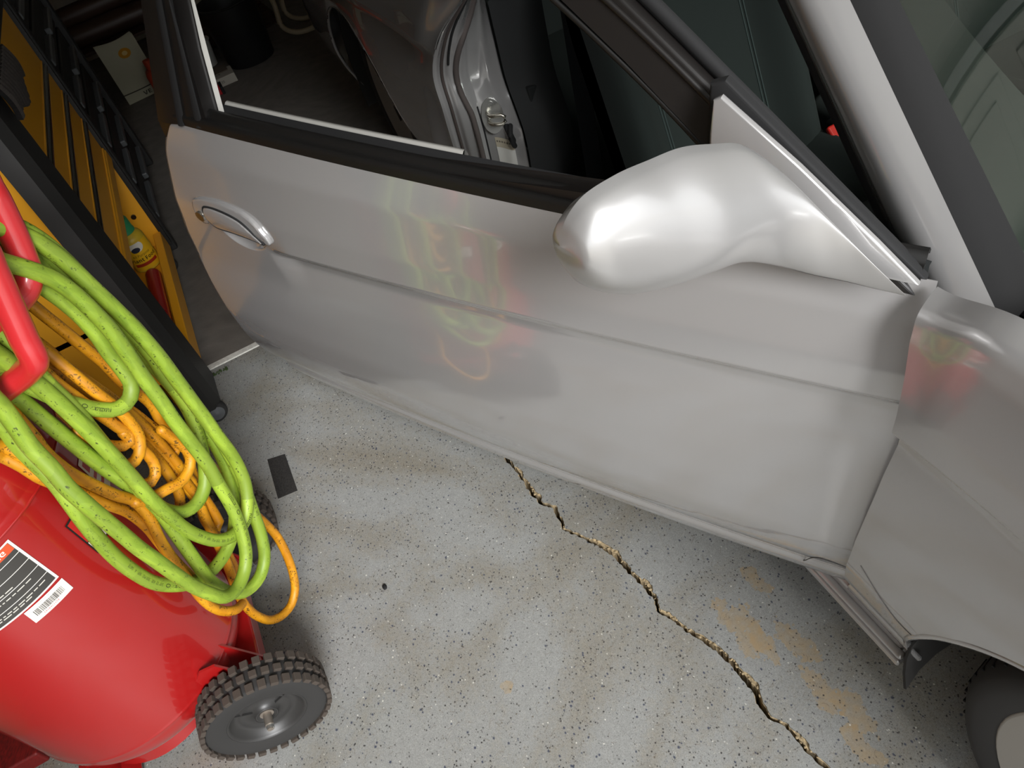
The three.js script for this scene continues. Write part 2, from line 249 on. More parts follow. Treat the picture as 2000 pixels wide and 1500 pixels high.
const orient = (g) => { const P = g.attributes.position; for (let i = 0; i < P.count; i++) { const q = dp(P.getX(i), P.getY(i), P.getZ(i)); P.setXYZ(i, ...q); } const ix = g.index; if (ix) for (let i = 0; i < ix.count; i += 3) { const t = ix.getX(i + 1); ix.setX(i + 1, ix.getX(i + 2)); ix.setX(i + 2, t); } else { for (const n of ['position', 'uv', 'normal']) { const A = g.attributes[n]; if (!A) continue; const z = A.itemSize; for (let i = 0; i < A.count; i += 3) for (let k = 0; k < z; k++) { const t = A.array[(i + 1) * z + k]; A.array[(i + 1) * z + k] = A.array[(i + 2) * z + k]; A.array[(i + 2) * z + k] = t; } } } g.computeVertexNormals(); return g; };
const spl = (pts, n = 60) => new THREE.CatmullRomCurve3(pts.map(([a, b]) => V(a, b, 0)), true, 'centripetal').getPoints(n).map((p) => new THREE.Vector2(p.x, p.y));
function plate(pts, depth, nfn, { bevel = 0.003, smooth = true, hole = null, n = 60 } = {}) { // plate in door axes; nfn(s,y) = outward place of its back
  const s = new THREE.Shape(smooth ? spl(pts, n) : pts.map(([a, b]) => new THREE.Vector2(a, b))); if (hole) s.holes.push(new THREE.Path(hole.map(([a, b]) => new THREE.Vector2(a, b))));
  let g = new THREE.ExtrudeGeometry(s, { depth: depth - 2 * bevel, bevelEnabled: bevel > 0, bevelSize: bevel, bevelThickness: bevel, bevelSegments: 3, bevelOffset: -bevel });
  g.translate(0, 0, bevel); const P = g.attributes.position; for (let i = 0; i < P.count; i++) P.setZ(i, P.getZ(i) + nfn(P.getX(i), P.getY(i)));
  g = orient(g); return toCreasedNormals(g, 0.6);
}
// handle
const hb = (s, y) => pws(NS, y + 0.008, 0.01) - plan(s) - 0.003;
const handle = mesh('door_handle', plate([[1.193, 0.79], [1.186, 0.814], [1.172, 0.821], [1.12, 0.826], [1.06, 0.822], [1.02, 0.81], [1.0, 0.788], [0.991, 0.764], [0.997, 0.757], [1.012, 0.763], [1.04, 0.776], [1.1, 0.782], [1.15, 0.779], [1.172, 0.766], [1.188, 0.768]], 0.012, hb, { bevel: 0.004 }), M.silver, door);
mesh('pull_flap', plate([[1.158, 0.792], [1.152, 0.806], [1.138, 0.81], [1.085, 0.807], [1.048, 0.797], [1.028, 0.78], [1.012, 0.76], [1.03, 0.7625], [1.09, 0.7665], [1.142, 0.769], [1.153, 0.779]], 0.009, (s, y) => hb(s, y) + 0.006, { bevel: 0.003 }), M.silver, handle);
mesh('flap_gap', plate([[1.161, 0.792], [1.155, 0.808], [1.139, 0.8125], [1.084, 0.8095], [1.046, 0.799], [1.025, 0.781], [1.008, 0.757], [1.03, 0.760], [1.09, 0.764], [1.144, 0.7665], [1.156, 0.778]], 0.005, (s, y) => hb(s, y) + 0.0085, { bevel: 0.001 }), M.rubber, handle);
mesh('lock_cylinder', orient(move(new THREE.CylinderGeometry(0.0105, 0.0105, 0.012, 24).rotateX(Math.PI / 2), 1.176, 0.785, hb(1.176, 0.785) + 0.009)), M.chrome, handle, 'round metal key lock');
// belt line weatherstrip
{
  const strip = (name, prof, s0, s1, m) => mesh(name, shell(grid((u, v) => { const s = lerp(s0, s1, u), i = Math.round(v * (prof.length - 1)), [dn, dy] = prof[i]; return dp(s, beltY(s) + dy, dn - plan(s)); }, 40, prof.length - 1), 0.004, [sT * 0.7, 0.7, cT * 0.7]), m, door);
  strip('belt_weatherstrip', [[-0.040, -0.004], [-0.0395, 0.006], [-0.042, 0.012], [-0.047, 0.014], [-0.053, 0.012], [-0.056, 0.016], [-0.060, 0.021], [-0.067, 0.022], [-0.074, 0.014]], -0.03, 1.19, M.blackTrim);
  strip('glass_run_channel', [[-0.07, 0.012], [-0.078, 0.006], [-0.088, 0.006], [-0.094, 0.014]], 0.05, 1.1, M.rubber);
  strip('inner_sill_trim', [[-0.094, 0.006], [-0.0945, 0.013], [-0.098, 0.016], [-0.103, 0.0165], [-0.106, 0.006]], 0.56, 1.065, std({ color: RGB(0.42, 0.41, 0.38), roughness: 0.4 }));
}
// window frame
const nf = (y) => -0.047 - Math.max(0, y - 0.93) * 0.30;
const frOut = [[-0.03, 0.884], [0, 0.915], [0.09, 0.988], [0.186, 1.062], [0.305, 1.152], [0.43, 1.232], [0.56, 1.298], [0.68, 1.335], [0.80, 1.345], [0.92, 1.325], [1.02, 1.278], [1.10, 1.205], [1.145, 1.135], [1.178, 1.045], [1.205, 0.95], [1.2, 0.925], [0.6, 0.915]];
const frIn = [[0.12, 0.945], [0.205, 1.024], [0.29, 1.092], [0.367, 1.148], [0.47, 1.215], [0.58, 1.268], [0.68, 1.3], [0.78, 1.308], [0.88, 1.29], [0.965, 1.245], [1.03, 1.19], [1.06, 1.14], [1.067, 1.06], [1.067, 0.955], [0.6, 0.938]];
const wf = mesh('window_frame', plate(frOut, 0.03, (s, y) => nf(y) - 0.03, { smooth: false, hole: frIn, bevel: 0.004 }), M.frame, door);
{ // stepped mouldings and bright reveal down the rear post of the frame
  const post = (name, a0, a1, b0, b1, dn, t, m) => mesh(name, shell(grid((u, v) => { const y = lerp(0.955, 1.15, v), s = lerp(lerp(a0, a1, v), lerp(b0, b1, v), u), r = 0.0015 * Math.sin(Math.PI * u); return dp(s, y, nf(y) + dn + r); }, 6, 12), t, [sT, 0.2, cT]), m, wf);
  post('post_moulding', 1.199, 1.137, 1.142, 1.098, 0.003, 0.006, M.frame);
  post('post_bead', 1.138, 1.096, 1.124, 1.085, 0.006, 0.008, M.gasket);
  post('post_moulding', 1.122, 1.083, 1.096, 1.066, 0.001, 0.006, M.frame);
  post('post_bead', 1.09, 1.064, 1.074, 1.061, 0.004, 0.008, M.gasket);
  mesh('window_reveal', shell(grid((u, v) => { const y = lerp(0.958, 1.17, v); return dp(lerp(1.067, 1.060, u), y, nf(y) - 0.03 - 0.008 * u); }, 2, 12), 0.003), std({ color: RGB(0.5, 0.49, 0.45), roughness: 0.4 }), wf);
  const rail = (name, off, dn, r, m) => mesh(name, tube([[0.1, 0.976], [0.186, 1.05], [0.305, 1.138], [0.43, 1.22]].map(([s, y]) => dp(s + off, y - off * 0.35, nf(y) + dn)), r, { rad: 8 }), m, wf);
  rail('frame_bead', 0.0, 0.0, 0.004, M.frame); rail('frame_bead', 0.045, 0.0, 0.004, M.blackTrim);
  mesh('frame_seal', tube([[-0.02, 0.905], [0.09, 0.996], [0.186, 1.070], [0.305, 1.160], [0.43, 1.24]].map(([s, y]) => dp(s, y, nf(y) - 0.018)), 0.008, { rad: 8 }), M.rubber, wf);
}
// mirror: sail plate, arm and housing
const sailN = (s, y) => -0.044 - Math.max(0, y - 0.93) * 0.13;
const mT = [[0.201,1.0945,0.203],[0.200,1.102,0.200],[0.197,1.115,0.195],[0.188,1.128,0.180],[0.174,1.130,0.150],[0.163,1.122,0.115],[0.151,1.113,0.080],[0.138,1.096,0.045],[0.124,1.078,0.015],[0.100,1.040,-0.010],[0.063,0.992,-0.020],[0.023,0.948,-0.022],[-0.018,0.909,-0.022]].map((p) => V(...dp(...p)));
const mB = [[0.201,1.0945,0.203],[0.202,1.087,0.200],[0.207,1.066,0.195],[0.208,1.034,0.180],[0.198,1.003,0.150],[0.173,0.988,0.115],[0.145,0.980,0.080],[0.122,0.961,0.035],[0.094,0.933,0.000],[0.061,0.919,-0.012],[0.033,0.913,-0.018],[0.004,0.908,-0.021],[-0.019,0.906,-0.022]].map((p) => V(...dp(...p)));
const kT = new THREE.CatmullRomCurve3(mT, false, 'centripetal'), kB = new THREE.CatmullRomCurve3(mB, false, 'centripetal');
const fwdDoor = V(...dp(-0.9, 0, 0.35)).normalize(), backDoor = V(...dp(1, 0, -0.25)).normalize();
const mirror = mesh('side_mirror', (() => {
  const nA = 44, nB = 14, nU = 90;
  const g = grid((u, v) => {
    const uu = u * u * 0.5 + u * 0.5, a = kT.getPoint(uu), b = kB.getPoint(uu), k = Math.round(v * (nA + nB)), amp = pws([[0, 0], [0.03, 0.004], [0.08, 0.015], [0.15, 0.028], [0.25, 0.041], [0.36, 0.048], [0.45, 0.046], [0.55, 0.040], [0.65, 0.030], [0.78, 0.020], [0.92, 0.012], [1, 0.005]], uu, 0.04);
    if (k <= nA) { const w = k / nA, pk = pws([[0, 0.6], [0.46, 0.64], [0.58, 0.56], [0.68, 0.42], [0.8, 0.26], [0.92, 0.16], [1, 0.12]], uu, 0.04), t = w < pk ? w / pk : 1 + (w - pk) / (1 - pk), e = lerp(2.4, 1.7, sm(uu, 0.2, 0.6)), h = Math.pow(Math.max(0, 1 - Math.pow(Math.abs(1 - t), e)), 0.62); return a.clone().lerp(b, w).addScaledVector(fwdDoor, amp * h).toArray(); }
    const w = (k - nA) / nB, d = pws([[0, 0.0], [0.1, 0.012], [0.5, 0.02], [0.65, 0.0], [1, -0.002]], uu, 0.03); return b.clone().lerp(a, w).addScaledVector(backDoor, d * Math.pow(Math.sin(Math.PI * w), 0.4)).toArray();
  }, nU, nA + nB);
  const P = g.attributes.position, N = g.attributes.normal; let d = 0; for (let i = 0; i < P.count; i++) if (Math.floor(i / (nU + 1)) === 22) d += N.getX(i) * fwdDoor.x + N.getZ(i) * fwdDoor.z; if (d < 0) { const ix = g.index.array; for (let i = 0; i < ix.length; i += 3) { const t = ix[i + 1]; ix[i + 1] = ix[i + 2]; ix[i + 2] = t; } g.computeVertexNormals(); }
  return g;
})(), M.mirrorPaint, door);
mesh('mirror_sail', plate([[-0.032, 0.912], [0.01, 0.952], [0.09, 1.02], [0.17, 1.082], [0.178, 1.078], [0.181, 1.045], [0.182, 1.0], [0.165, 0.93], [0.09, 0.918]], 0.008, (s, y) => sailN(s, y) + 0.004, { bevel: 0.002, smooth: false }), M.silver, door);
mesh('mirror_gasket', plate([[-0.036, 0.906], [0.0, 0.94], [0.172, 1.09], [0.188, 1.085], [0.192, 1.0], [0.172, 0.921], [0.09, 0.911]], 0.012, (s, y) => sailN(s, y) - 0.016, { bevel: 0.003, smooth: false }), M.rubber, door);

// body side: fender, quarter panel (z = 0 is the widest line of the car's right side)
const arch = (x, xc, yc, R) => { const d = R * R - (x - xc) ** 2; return d > 0 ? yc + Math.sqrt(d) : 0; };
const xF = (y) => pws([[0.2, -0.02], [0.3, 0.004], [0.46, 0.027], [0.6, 0.04], [0.75, 0.049], [0.8, 0.046], [0.9, 0.022], [0.93, 0.004]], y, 0.03);
const bodyRows = warp([[0.198, 14], [0.30, 30], [0.70, 10], [0.72, 30], [0.765, 30], [0.90, 10], [0.932]]);
const fx = warp([[0, 10], [0.098, 40], [0.2, 40], [0.5, 40], [0.86, 30], [0.9, 10], [1.15]]);
const fenderTop = (x) => 0.905 + 0.022 * sm(x, 0, 0.12) - 0.03 * sm(x, 0.2, 1.1);
mesh('fender', shell(grid((u, v) => {
  const yn = bodyRows[Math.round(v * (bodyRows.length - 1))], x0 = fx[Math.round(u * (fx.length - 1))];
  const y0 = yn > 0.75 ? lerp(0.75, fenderTop(x0), (yn - 0.75) / 0.182) : yn, y = Math.max(y0, arch(x0, 0.5, 0.27, 0.382), 0.2);
  const x = x0 + xF(y) * (1 - sm(x0, 0, 0.1)), roll = yn > 0.905 ? 0.022 * Math.pow((yn - 0.905) / 0.027, 2) : 0;
  return [x, y, pn(Math.min(yn > 0.75 ? lerp(0.75, 0.925, (yn - 0.75) / 0.182) : y, 0.93)) - 0.10 * Math.pow(Math.max(0, x - 0.35), 2) - roll + 0.012 * sm(x, 0.12, 0.45)];
}, fx.length - 1, bodyRows.length - 1), 0.003, [0, 0.2, 1]), M.silver, car);
mesh('hinge_pillar', merge([box(-0.04, 0.02, 0.25, 0.86, -0.2, -0.085, 0.01)]), M.rubber, car);
mesh('hood', shell(grid((u, v) => { const x = lerp(0.13, 1.32, u), z = lerp(-0.095, -1.605, v), c = 1 - Math.pow(Math.abs(v - 0.5) * 2, 3); return [x + 0.12 * c * (1 - u), fenderTop(x) - 0.004 + 0.05 * c - 0.16 * u * u, z + 0.1 * u * u * (0.5 - v) * -2 * 0.4]; }, 30, 30), 0.004, [0, 1, 0]), M.silver, car);
mesh('front_bumper', shell(grid((u, v) => { const a = lerp(-1, 1, u), y = lerp(0.15, 0.72, v); return [1.42 - 0.22 * a * a * a * a + 0.04 * Math.sin(v * 3), y, -0.85 + 0.8 * a]; }, 30, 10), 0.01), M.silver, car);
// wheel arches
function archLip(name, xc, yc, R, zf, a0, a1) { const p = []; for (let i = 0; i <= 24; i++) { const a = lerp(a0, a1, i / 24), x = xc + R * Math.cos(a), y = yc + R * Math.sin(a); p.push([x, y, zf(x, y) - 0.004]); } mesh(name, tube(p, 0.0055, { rad: 8 }), M.silver, car); }
const fz = (x, y) => pn(y) - 0.10 * Math.pow(Math.max(0, x - 0.35), 2) + 0.012 * sm(x, 0.12, 0.45), qz = (x, y) => pn(y) + 0.028 * sm(x, -1.5, -2.0);
archLip('arch_lip', 0.5, 0.27, 0.384, fz, Math.PI * 1.05, 0);
archLip('arch_lip', -2.15, 0.28, 0.37, qz, Math.PI, 0);
const liner = std({ color: RGB(0.03, 0.028, 0.026), roughness: 0.75 });
function well(xc, yc, R, zo) { const p = []; const g = grid((u, v) => { const a = lerp(Math.PI * 1.09, -0.1, u); return [xc + (R - 0.004 + 0.02 * sm(v, 0, 0.2)) * Math.cos(a), yc + (R - 0.004 + 0.02 * sm(v, 0, 0.2)) * Math.sin(a), lerp(zo, -0.36, v)]; }, 30, 8); mesh('wheel_well', merge([shell(g, 0.004), move(new THREE.CylinderGeometry(R, R, 0.02, 30).rotateX(Math.PI / 2), xc, yc, -0.37)]), liner, car); }
well(0.5, 0.27, 0.384, -0.035); well(-2.15, 0.28, 0.37, -0.01);
function wheel(x, r, z, name) {
  const t = lathe([[r * 0.76, -0.092], [r * 0.79, -0.098], [r * 0.88, -0.104], [r * 0.94, -0.098], [r * 0.985, -0.082], [r, -0.06], [r, -0.032], [r - 0.007, -0.031], [r - 0.007, -0.025], [r, -0.024], [r, 0.024], [r - 0.007, 0.025], [r - 0.007, 0.031], [r, 0.032], [r, 0.06], [r * 0.985, 0.082], [r * 0.94, 0.098], [r * 0.88, 0.104], [r * 0.79, 0.098], [r * 0.76, 0.092]], 72), ribs = [];
  for (let i = 0; i < 60; i++) for (const s of [-1, 1]) { const b = new THREE.BoxGeometry(0.003, 0.005, 0.034); b.rotateX(0.22 * s); b.rotateY(0.25 * s); b.translate(0, r - 0.0042, s * 0.072); b.rotateZ((i * Math.PI * 2) / 60); ribs.push(b); }
  t.rotateX(-Math.PI / 2); t.translate(x, r, z); const o = mesh(name, t, M.tire, car); const rg = merge(ribs); rg.translate(x, r, z); mesh('tread_sipes', rg, std({ color: RGB(0.006, 0.006, 0.006), roughness: 1 }), o);
  const c = lathe([[0, 0.066], [0.028, 0.066], [0.03, 0.072], [0.034, 0.064], [r * 0.3, 0.07], [r * 0.5, 0.082], [r * 0.66, 0.088], [r * 0.765, 0.098], [r * 0.785, 0.094], [r * 0.785, 0.05]], 60); c.rotateX(Math.PI / 2); c.translate(x, r, z); mesh('hubcap', c, M.hubcap, o);
  for (let i = 0; i < 5; i++) { const h = new THREE.CylinderGeometry(0.03, 0.024, 0.012, 18); h.rotateX(Math.PI / 2); h.translate(Math.cos(i * 1.2566) * r * 0.42, Math.sin(i * 1.2566) * r * 0.42, 0.074); h.translate(x, r, z); mesh('hubcap_vent', h, liner, o); }
}
wheel(0.482, 0.29, -0.152, 'front_wheel'); wheel(-2.15, 0.295, -0.14, 'rear_wheel');
mesh('underbody', merge([box(-3.0, 1.3, 0.165, 0.185, -1.62, -0.36, 0.005), box(-1.72, 0.08, 0.165, 0.185, -0.36, -0.1, 0.005)]), liner, car);
// sill under the door opening
mesh('rocker_sill', merge([box(-1.56, 0.10, 0.17, 0.222, -0.20, -0.062, 0.012), box(-1.56, 0.105, 0.158, 0.176, -0.20, -0.052, 0.005), box(-1.56, 0.0, 0.22, 0.30, -0.26, -0.10, 0.015)]), M.silver, car);
mesh('sill_flange', tube([[-1.55, 0.192, -0.058], [0.10, 0.192, -0.058]], 0.008, { rad: 8 }), M.silver, car);
// rear quarter panel and door jamb
const JO = [[-1.52, 0.25, -0.05], [-1.51, 0.36, -0.034], [-1.45, 0.50, -0.018], [-1.42, 0.57, -0.012], [-1.39, 0.675, -0.007], [-1.29, 0.793, -0.022], [-1.17, 0.89, -0.058]], JI = [[-1.381, 0.236, -0.18], [-1.367, 0.295, -0.18], [-1.346, 0.457, -0.18], [-1.361, 0.517, -0.18], [-1.385, 0.587, -0.18], [-1.385, 0.693, -0.18], [-1.38, 0.79, -0.18]];
const cO = new THREE.CatmullRomCurve3(JO.map((p) => V(...p))), cI = new THREE.CatmullRomCurve3(JI.map((p) => V(...p)));
const jam = (u, v, d = 0) => { const a = cO.getPoint(v), b = cI.getPoint(v), r = 0.008 * (sm(u, 0.05, 0.1) - sm(u, 0.16, 0.24)) + 0.014 * (sm(u, 0.4, 0.52)) - 0.006 * Math.exp(-(((u - 0.8) / 0.07) ** 2)); return [lerp(a.x, b.x, u) - (r - d) * 0.9 - 0.008 * Math.sin(Math.PI * u), lerp(a.y, b.y, u), lerp(a.z, b.z, u) - (r - d) * 0.35]; };
const jamb = mesh('door_jamb', shell(grid((u, v) => jam(u, v), 60, 60), 0.003, [0.9, 0, 0.3]), M.silver, car);
const along = (uf, d, n = 24, v0 = 0, v1 = 1) => { const p = []; for (let i = 0; i <= n; i++) { const v = lerp(v0, v1, i / n); p.push(jam(uf(v), v, d)); } return p; };
mesh('door_seal', tube(along((v) => 0.40 - 0.06 * sm(v, 0.45, 0.62) + 0.2 * sm(v, 0.7, 1), 0.004), 0.0075, { rad: 8 }), std({ color: RGB(0.09, 0.075, 0.07), roughness: 0.6 }), jamb, 'grey rubber door seal');
mesh('door_seal', tube(along(() => 0.13, 0.0025), 0.004, { rad: 8 }), std({ color: RGB(0.07, 0.055, 0.05), roughness: 0.6 }), jamb);
mesh('door_seal', tube(along((v) => 0.30 - 0.1 * v, 0.001, 12, 0.72, 1), 0.003, { rad: 8 }), M.rubber, jamb);
mesh('door_seal', tube(along(() => 0.5, 0.001, 12, 0.05, 0.5), 0.0022, { rad: 8 }), M.rubber, jamb);
{
  const c = jam(0.67, 0.44, 0.004), q = new THREE.Quaternion().setFromUnitVectors(V(0, 0, 1), V(0.9, 0.1, 0.4).normalize()), put = (g) => { g.applyQuaternion(q); g.translate(c[0], c[1], c[2]); return g; };
  const sh = new THREE.Shape(spl([[0, 0.048], [0.018, 0.036], [0.028, 0.012], [0.028, -0.012], [0.018, -0.036], [0, -0.048], [-0.018, -0.036], [-0.026, -0.012], [-0.026, 0.012], [-0.018, 0.036]], 40));
  const st = mesh('latch_striker', put(new THREE.ExtrudeGeometry(sh, { depth: 0.003, bevelSize: 0.001, bevelThickness: 0.001, bevelSegments: 2 })), M.zinc, jamb, 'metal door latch striker plate');
  mesh('striker_loop', put(tube([[-0.012, 0.011, 0], [-0.008, 0.011, 0.02], [0.002, 0.011, 0.034], [0.03, 0.011, 0.036], [0.034, 0.0, 0.036], [0.03, -0.011, 0.036], [0.002, -0.011, 0.034], [-0.008, -0.011, 0.02], [-0.012, -0.011, 0]], 0.0052, { rad: 8 })), M.chrome, st);
  for (const y of [0.031, -0.031]) mesh('screw', put(merge([move(new THREE.CylinderGeometry(0.009, 0.009, 0.003, 18).rotateX(Math.PI / 2), 0.0, y, 0.0045), move(new THREE.BoxGeometry(0.01, 0.0018, 0.001), 0, y, 0.0062), move(new THREE.BoxGeometry(0.0018, 0.01, 0.001), 0, y, 0.0062)])), M.zinc, st);
  const k = jam(0.86, 0.33, 0.006); mesh('cable_clip', merge([tube([[k[0] - 0.03, k[1] + 0.02, k[2]], [k[0], k[1] + 0.012, k[2] + 0.008], [k[0] + 0.01, k[1] - 0.02, k[2] + 0.004]], 0.008, { rad: 8 }), tube([[k[0] + 0.005, k[1] + 0.02, k[2]], [k[0] + 0.02, k[1], k[2] + 0.012], [k[0] + 0.012, k[1] - 0.035, k[2] + 0.004], [k[0] - 0.005, k[1] - 0.02, k[2] + 0.004]], 0.007, { rad: 8 })]), M.rubber, jamb);
  const stick = canvasTex(256, 128, (x) => { x.fillStyle = '#d9d8d2'; x.fillRect(0, 0, 256, 128); x.fillStyle = '#b9b09c'; x.fillRect(0, 0, 256, 44); x.fillStyle = '#6b6459'; for (let i = 0; i < 7; i++) x.fillRect(14 + i * 34, 14, 22, 8); });
  mesh('certification_sticker', grid((u, v) => jam(lerp(0.62, 0.86, u), lerp(0.2, 0.3, v), 0.0022), 10, 8), std({ map: stick, roughness: 0.5 }), jamb, 'small white printed sticker');
}
const qx = warp([[0, 20], [0.17, 60], [0.55, 30], [0.8, 20], [1]]);
mesh('quarter_panel', shell(grid((u, v) => {
  const y0 = bodyRows[Math.round(v * (bodyRows.length - 1))], uu = qx[Math.round(u * (qx.length - 1))], t = clamp((y0 - 0.25) / 0.64), o = cO.getPoint(0); let lo = 0, hi = 1; for (let i = 0; i < 18; i++) { const m = (lo + hi) / 2; if (cO.getPoint(m).y < y0) lo = m; else hi = m; }
  const e = cO.getPoint(y0 <= 0.25 ? 0 : y0 >= 0.89 ? 1 : lo), x = lerp(e.x, -3.12, uu), y = Math.max(y0, arch(x, -2.15, 0.28, 0.368)), bumper = 0.12 * Math.pow(clamp((uu - 0.75) / 0.25), 3);
  return [x, y, lerp(e.z, qz(x, y), sm(uu, 0, 0.06)) - bumper];
}, qx.length - 1, bodyRows.length - 1), 0.003, [0, 0, 1]), M.silver, car);
// upper body: pillars, roof, glass
const AP = (t, e) => { const R0 = [0.056, 0.878, -0.1], R1 = [-0.248, 1.069, -0.18], L0 = [-0.039, 0.848, -0.1], L1 = [-0.34, 1.051, -0.17], q = (a, b) => a.map((x, i) => x + (b[i] - x) * t); const r = q(R0, R1), l = q(L0, L1), c = Math.sin(Math.PI * e); return [lerp(l[0], r[0], e), lerp(l[1], r[1], e) + 0.006 * c, lerp(l[2], r[2], e) + 0.018 * c]; };
mesh('windshield_pillar', shell(grid((u, v) => AP(lerp(-0.02, 2.55, u), v), 40, 14), 0.05, [0.3, 0.8, 0.6]), M.silver, car);
mesh('pillar_seal', tube([-0.02, 0.5, 1, 1.6, 2.5].map((t) => { const p = AP(t, 0); return [p[0] - 0.006, p[1] - 0.006, p[2] - 0.012]; }), 0.012, { rad: 8 }), M.rubber, car);
const wsB = (v) => { const a = Math.abs(v - 0.5) * 2, k = 1 - a * a; return [0.045 + 0.2 * k, 0.862 + 0.03 * k, lerp(-0.128, -1.572, v)]; }, wsT = (v) => { const a = Math.abs(v - 0.5) * 2, k = 1 - a * a; return [-0.73 + 0.1 * k, 1.355 + 0.03 * k, lerp(-0.328, -1.372, v)]; };
const ws = (u, v, d = 0) => { const b = wsB(v), t = wsT(v); return [lerp(b[0], t[0], u) + d * 0.5, lerp(b[1], t[1], u) + 0.03 * Math.sin(Math.PI * u) * (1 - Math.pow(Math.abs(v - 0.5) * 2, 6)) + d * 0.86, lerp(b[2], t[2], u)]; };
mesh('windshield', grid((u, v) => ws(u, v), 40, 60), M.glass, car);
const frit = std({ color: RGB(0.012, 0.012, 0.012), roughness: 0.6 });
mesh('windshield_frit', merge([grid((u, v) => ws(u, 0.035 * v * (1 + 2.2 * Math.pow(1 - u, 4)), -0.003), 40, 4), grid((u, v) => ws(u, 1 - 0.035 * v, -0.003), 40, 4), grid((u, v) => ws(0.085 * u, v, -0.003), 4, 60)]), frit, car);
mesh('windshield_seal', merge([0, 1].map((k) => shell(grid((u, v) => { const p = AP(lerp(-0.06, 2.55, u), 1), g = ws(clamp(lerp(-0.03, 1, u)), k ? 0.985 : 0.02, 0.004); const q = k ? [p[0], p[1], -1.7 - p[2]] : p; return [lerp(q[0], g[0], v), lerp(q[1], g[1], v) + 0.010 * Math.sin(Math.PI * v) - 0.004 * (1 - v), lerp(q[2], g[2], v)]; }, 40, 8), 0.006, [0.3, 0.9, 0]))), M.gasket, car);
mesh('cowl', shell(grid((u, v) => { const b = wsB(v); return [b[0] + lerp(0.0, 0.13, u), lerp(b[1] - 0.006, fenderTop(0.2) - 0.012 + 0.04 * (1 - Math.pow(Math.abs(v - 0.5) * 2, 2)), u), lerp(b[2], lerp(-0.09, -1.61, v), u)]; }, 8, 40), 0.004, [0, 1, 0]), M.blackTrim, car);
mesh('wiper', merge([tube([[0.14, 0.885, -0.25], [0.08, 0.915, -0.45], [0.06, 0.935, -0.62], [0.08, 0.94, -0.85]], 0.008, { rad: 6 }), move(new THREE.CylinderGeometry(0.016, 0.02, 0.04, 14), 0.14, 0.89, -0.25)]), M.blackTrim, car);
mesh('roof', shell(grid((u, v) => { const a = Math.abs(v - 0.5) * 2; return [lerp(-0.66, -2.1, u) - 0.08 * a * a * (1 - u), 1.40 - 0.045 * Math.pow(a, 4) - 0.06 * u * u, lerp(-0.26, -1.44, v)]; }, 20, 20), 0.03, [0, 1, 0]), M.silver, car);
mesh('rear_side_panel', merge([-1, 1].map((k) => shell(grid((u, v) => { const z = lerp(-0.05, -0.28, v); return [lerp(lerp(-1.14, -1.05, v), lerp(-2.75, -2.1, v), u), lerp(0.92, 1.36, v), k > 0 ? z : -1.7 - z]; }, 12, 8), 0.02))), M.frame, car);
mesh('rear_deck', merge([shell(grid((u, v) => [lerp(-2.6, -3.12, u), 0.95 - 0.03 * u, lerp(-0.06, -1.64, v)], 8, 8), 0.01), shell(grid((u, v) => [-3.12 - 0.05 * Math.sin(3 * u), lerp(0.25, 0.93, u), lerp(-0.12, -1.58, v)], 8, 8), 0.01)]), M.silver, car);
mesh('rear_window', grid((u, v) => [lerp(-2.1, -2.65, u), lerp(1.34, 0.95, u), lerp(-0.3, -1.4, v)], 8, 8), M.glass, car);
mesh('left_body_side', merge([shell(grid((u, v) => { const y = lerp(0.2, 0.93, v); return [lerp(1.1, -3.12, u), y, -1.7 - pn(y)]; }, 20, 20), 0.01)]), M.silver, car);
mesh('left_windows', grid((u, v) => [lerp(lerp(0.0, -0.75, v), lerp(-1.14, -1.05, v), u), lerp(0.9, 1.36, v), lerp(-1.65, -1.42, v)], 4, 4), M.glass, car);
// cabin
const cabinLight = std({ color: RGB(0.03, 0.032, 0.033), roughness: 0.75 });
mesh('cabin_shell', merge([box(-2.3, 0.1, 0.2, 0.23, -1.6, -0.11), box(0.02, 0.06, 0.2, 0.84, -1.6, -0.13), box(-2.35, -2.3, 0.2, 0.95, -1.6, -0.15), box(-2.3, 0.02, 0.23, 0.9, -1.62, -1.59)]), M.cabin, car);
mesh('dashboard', shell(grid((u, v) => { const a = u * Math.PI * 0.75; return [0.02 - 0.32 * Math.sin(a) - 0.05, 0.56 + 0.26 * Math.cos(a * 0.9), lerp(-0.16, -1.56, v)]; }, 14, 14), 0.02, [-0.5, 0.8, 0]), M.cabin, car);
mesh('pillar_trim', shell(grid((u, v) => { const b = cI.getPoint(v); return [b.x + 0.012 + 0.05 * Math.sin(u * 2.2) , b.y, lerp(-0.182, -0.30, u)]; }, 10, 30), 0.01, [1, 0, 0.3]), cabinLight, car);
mesh('belt_cover', box(-1.345, -1.325, 0.52, 0.575, -0.255, -0.215, 0.005), M.cabin, car);
mesh('seat_belt', shell(grid((u, v) => [-1.12 + 0.25 * Math.pow(v, 3) * 0, lerp(0.3, 1.2, v), lerp(-0.235, -0.28, u) - 0.02 * v], 3, 20), 0.002), std({ color: RGB(0.02, 0.022, 0.025), roughness: 0.6 }), car);
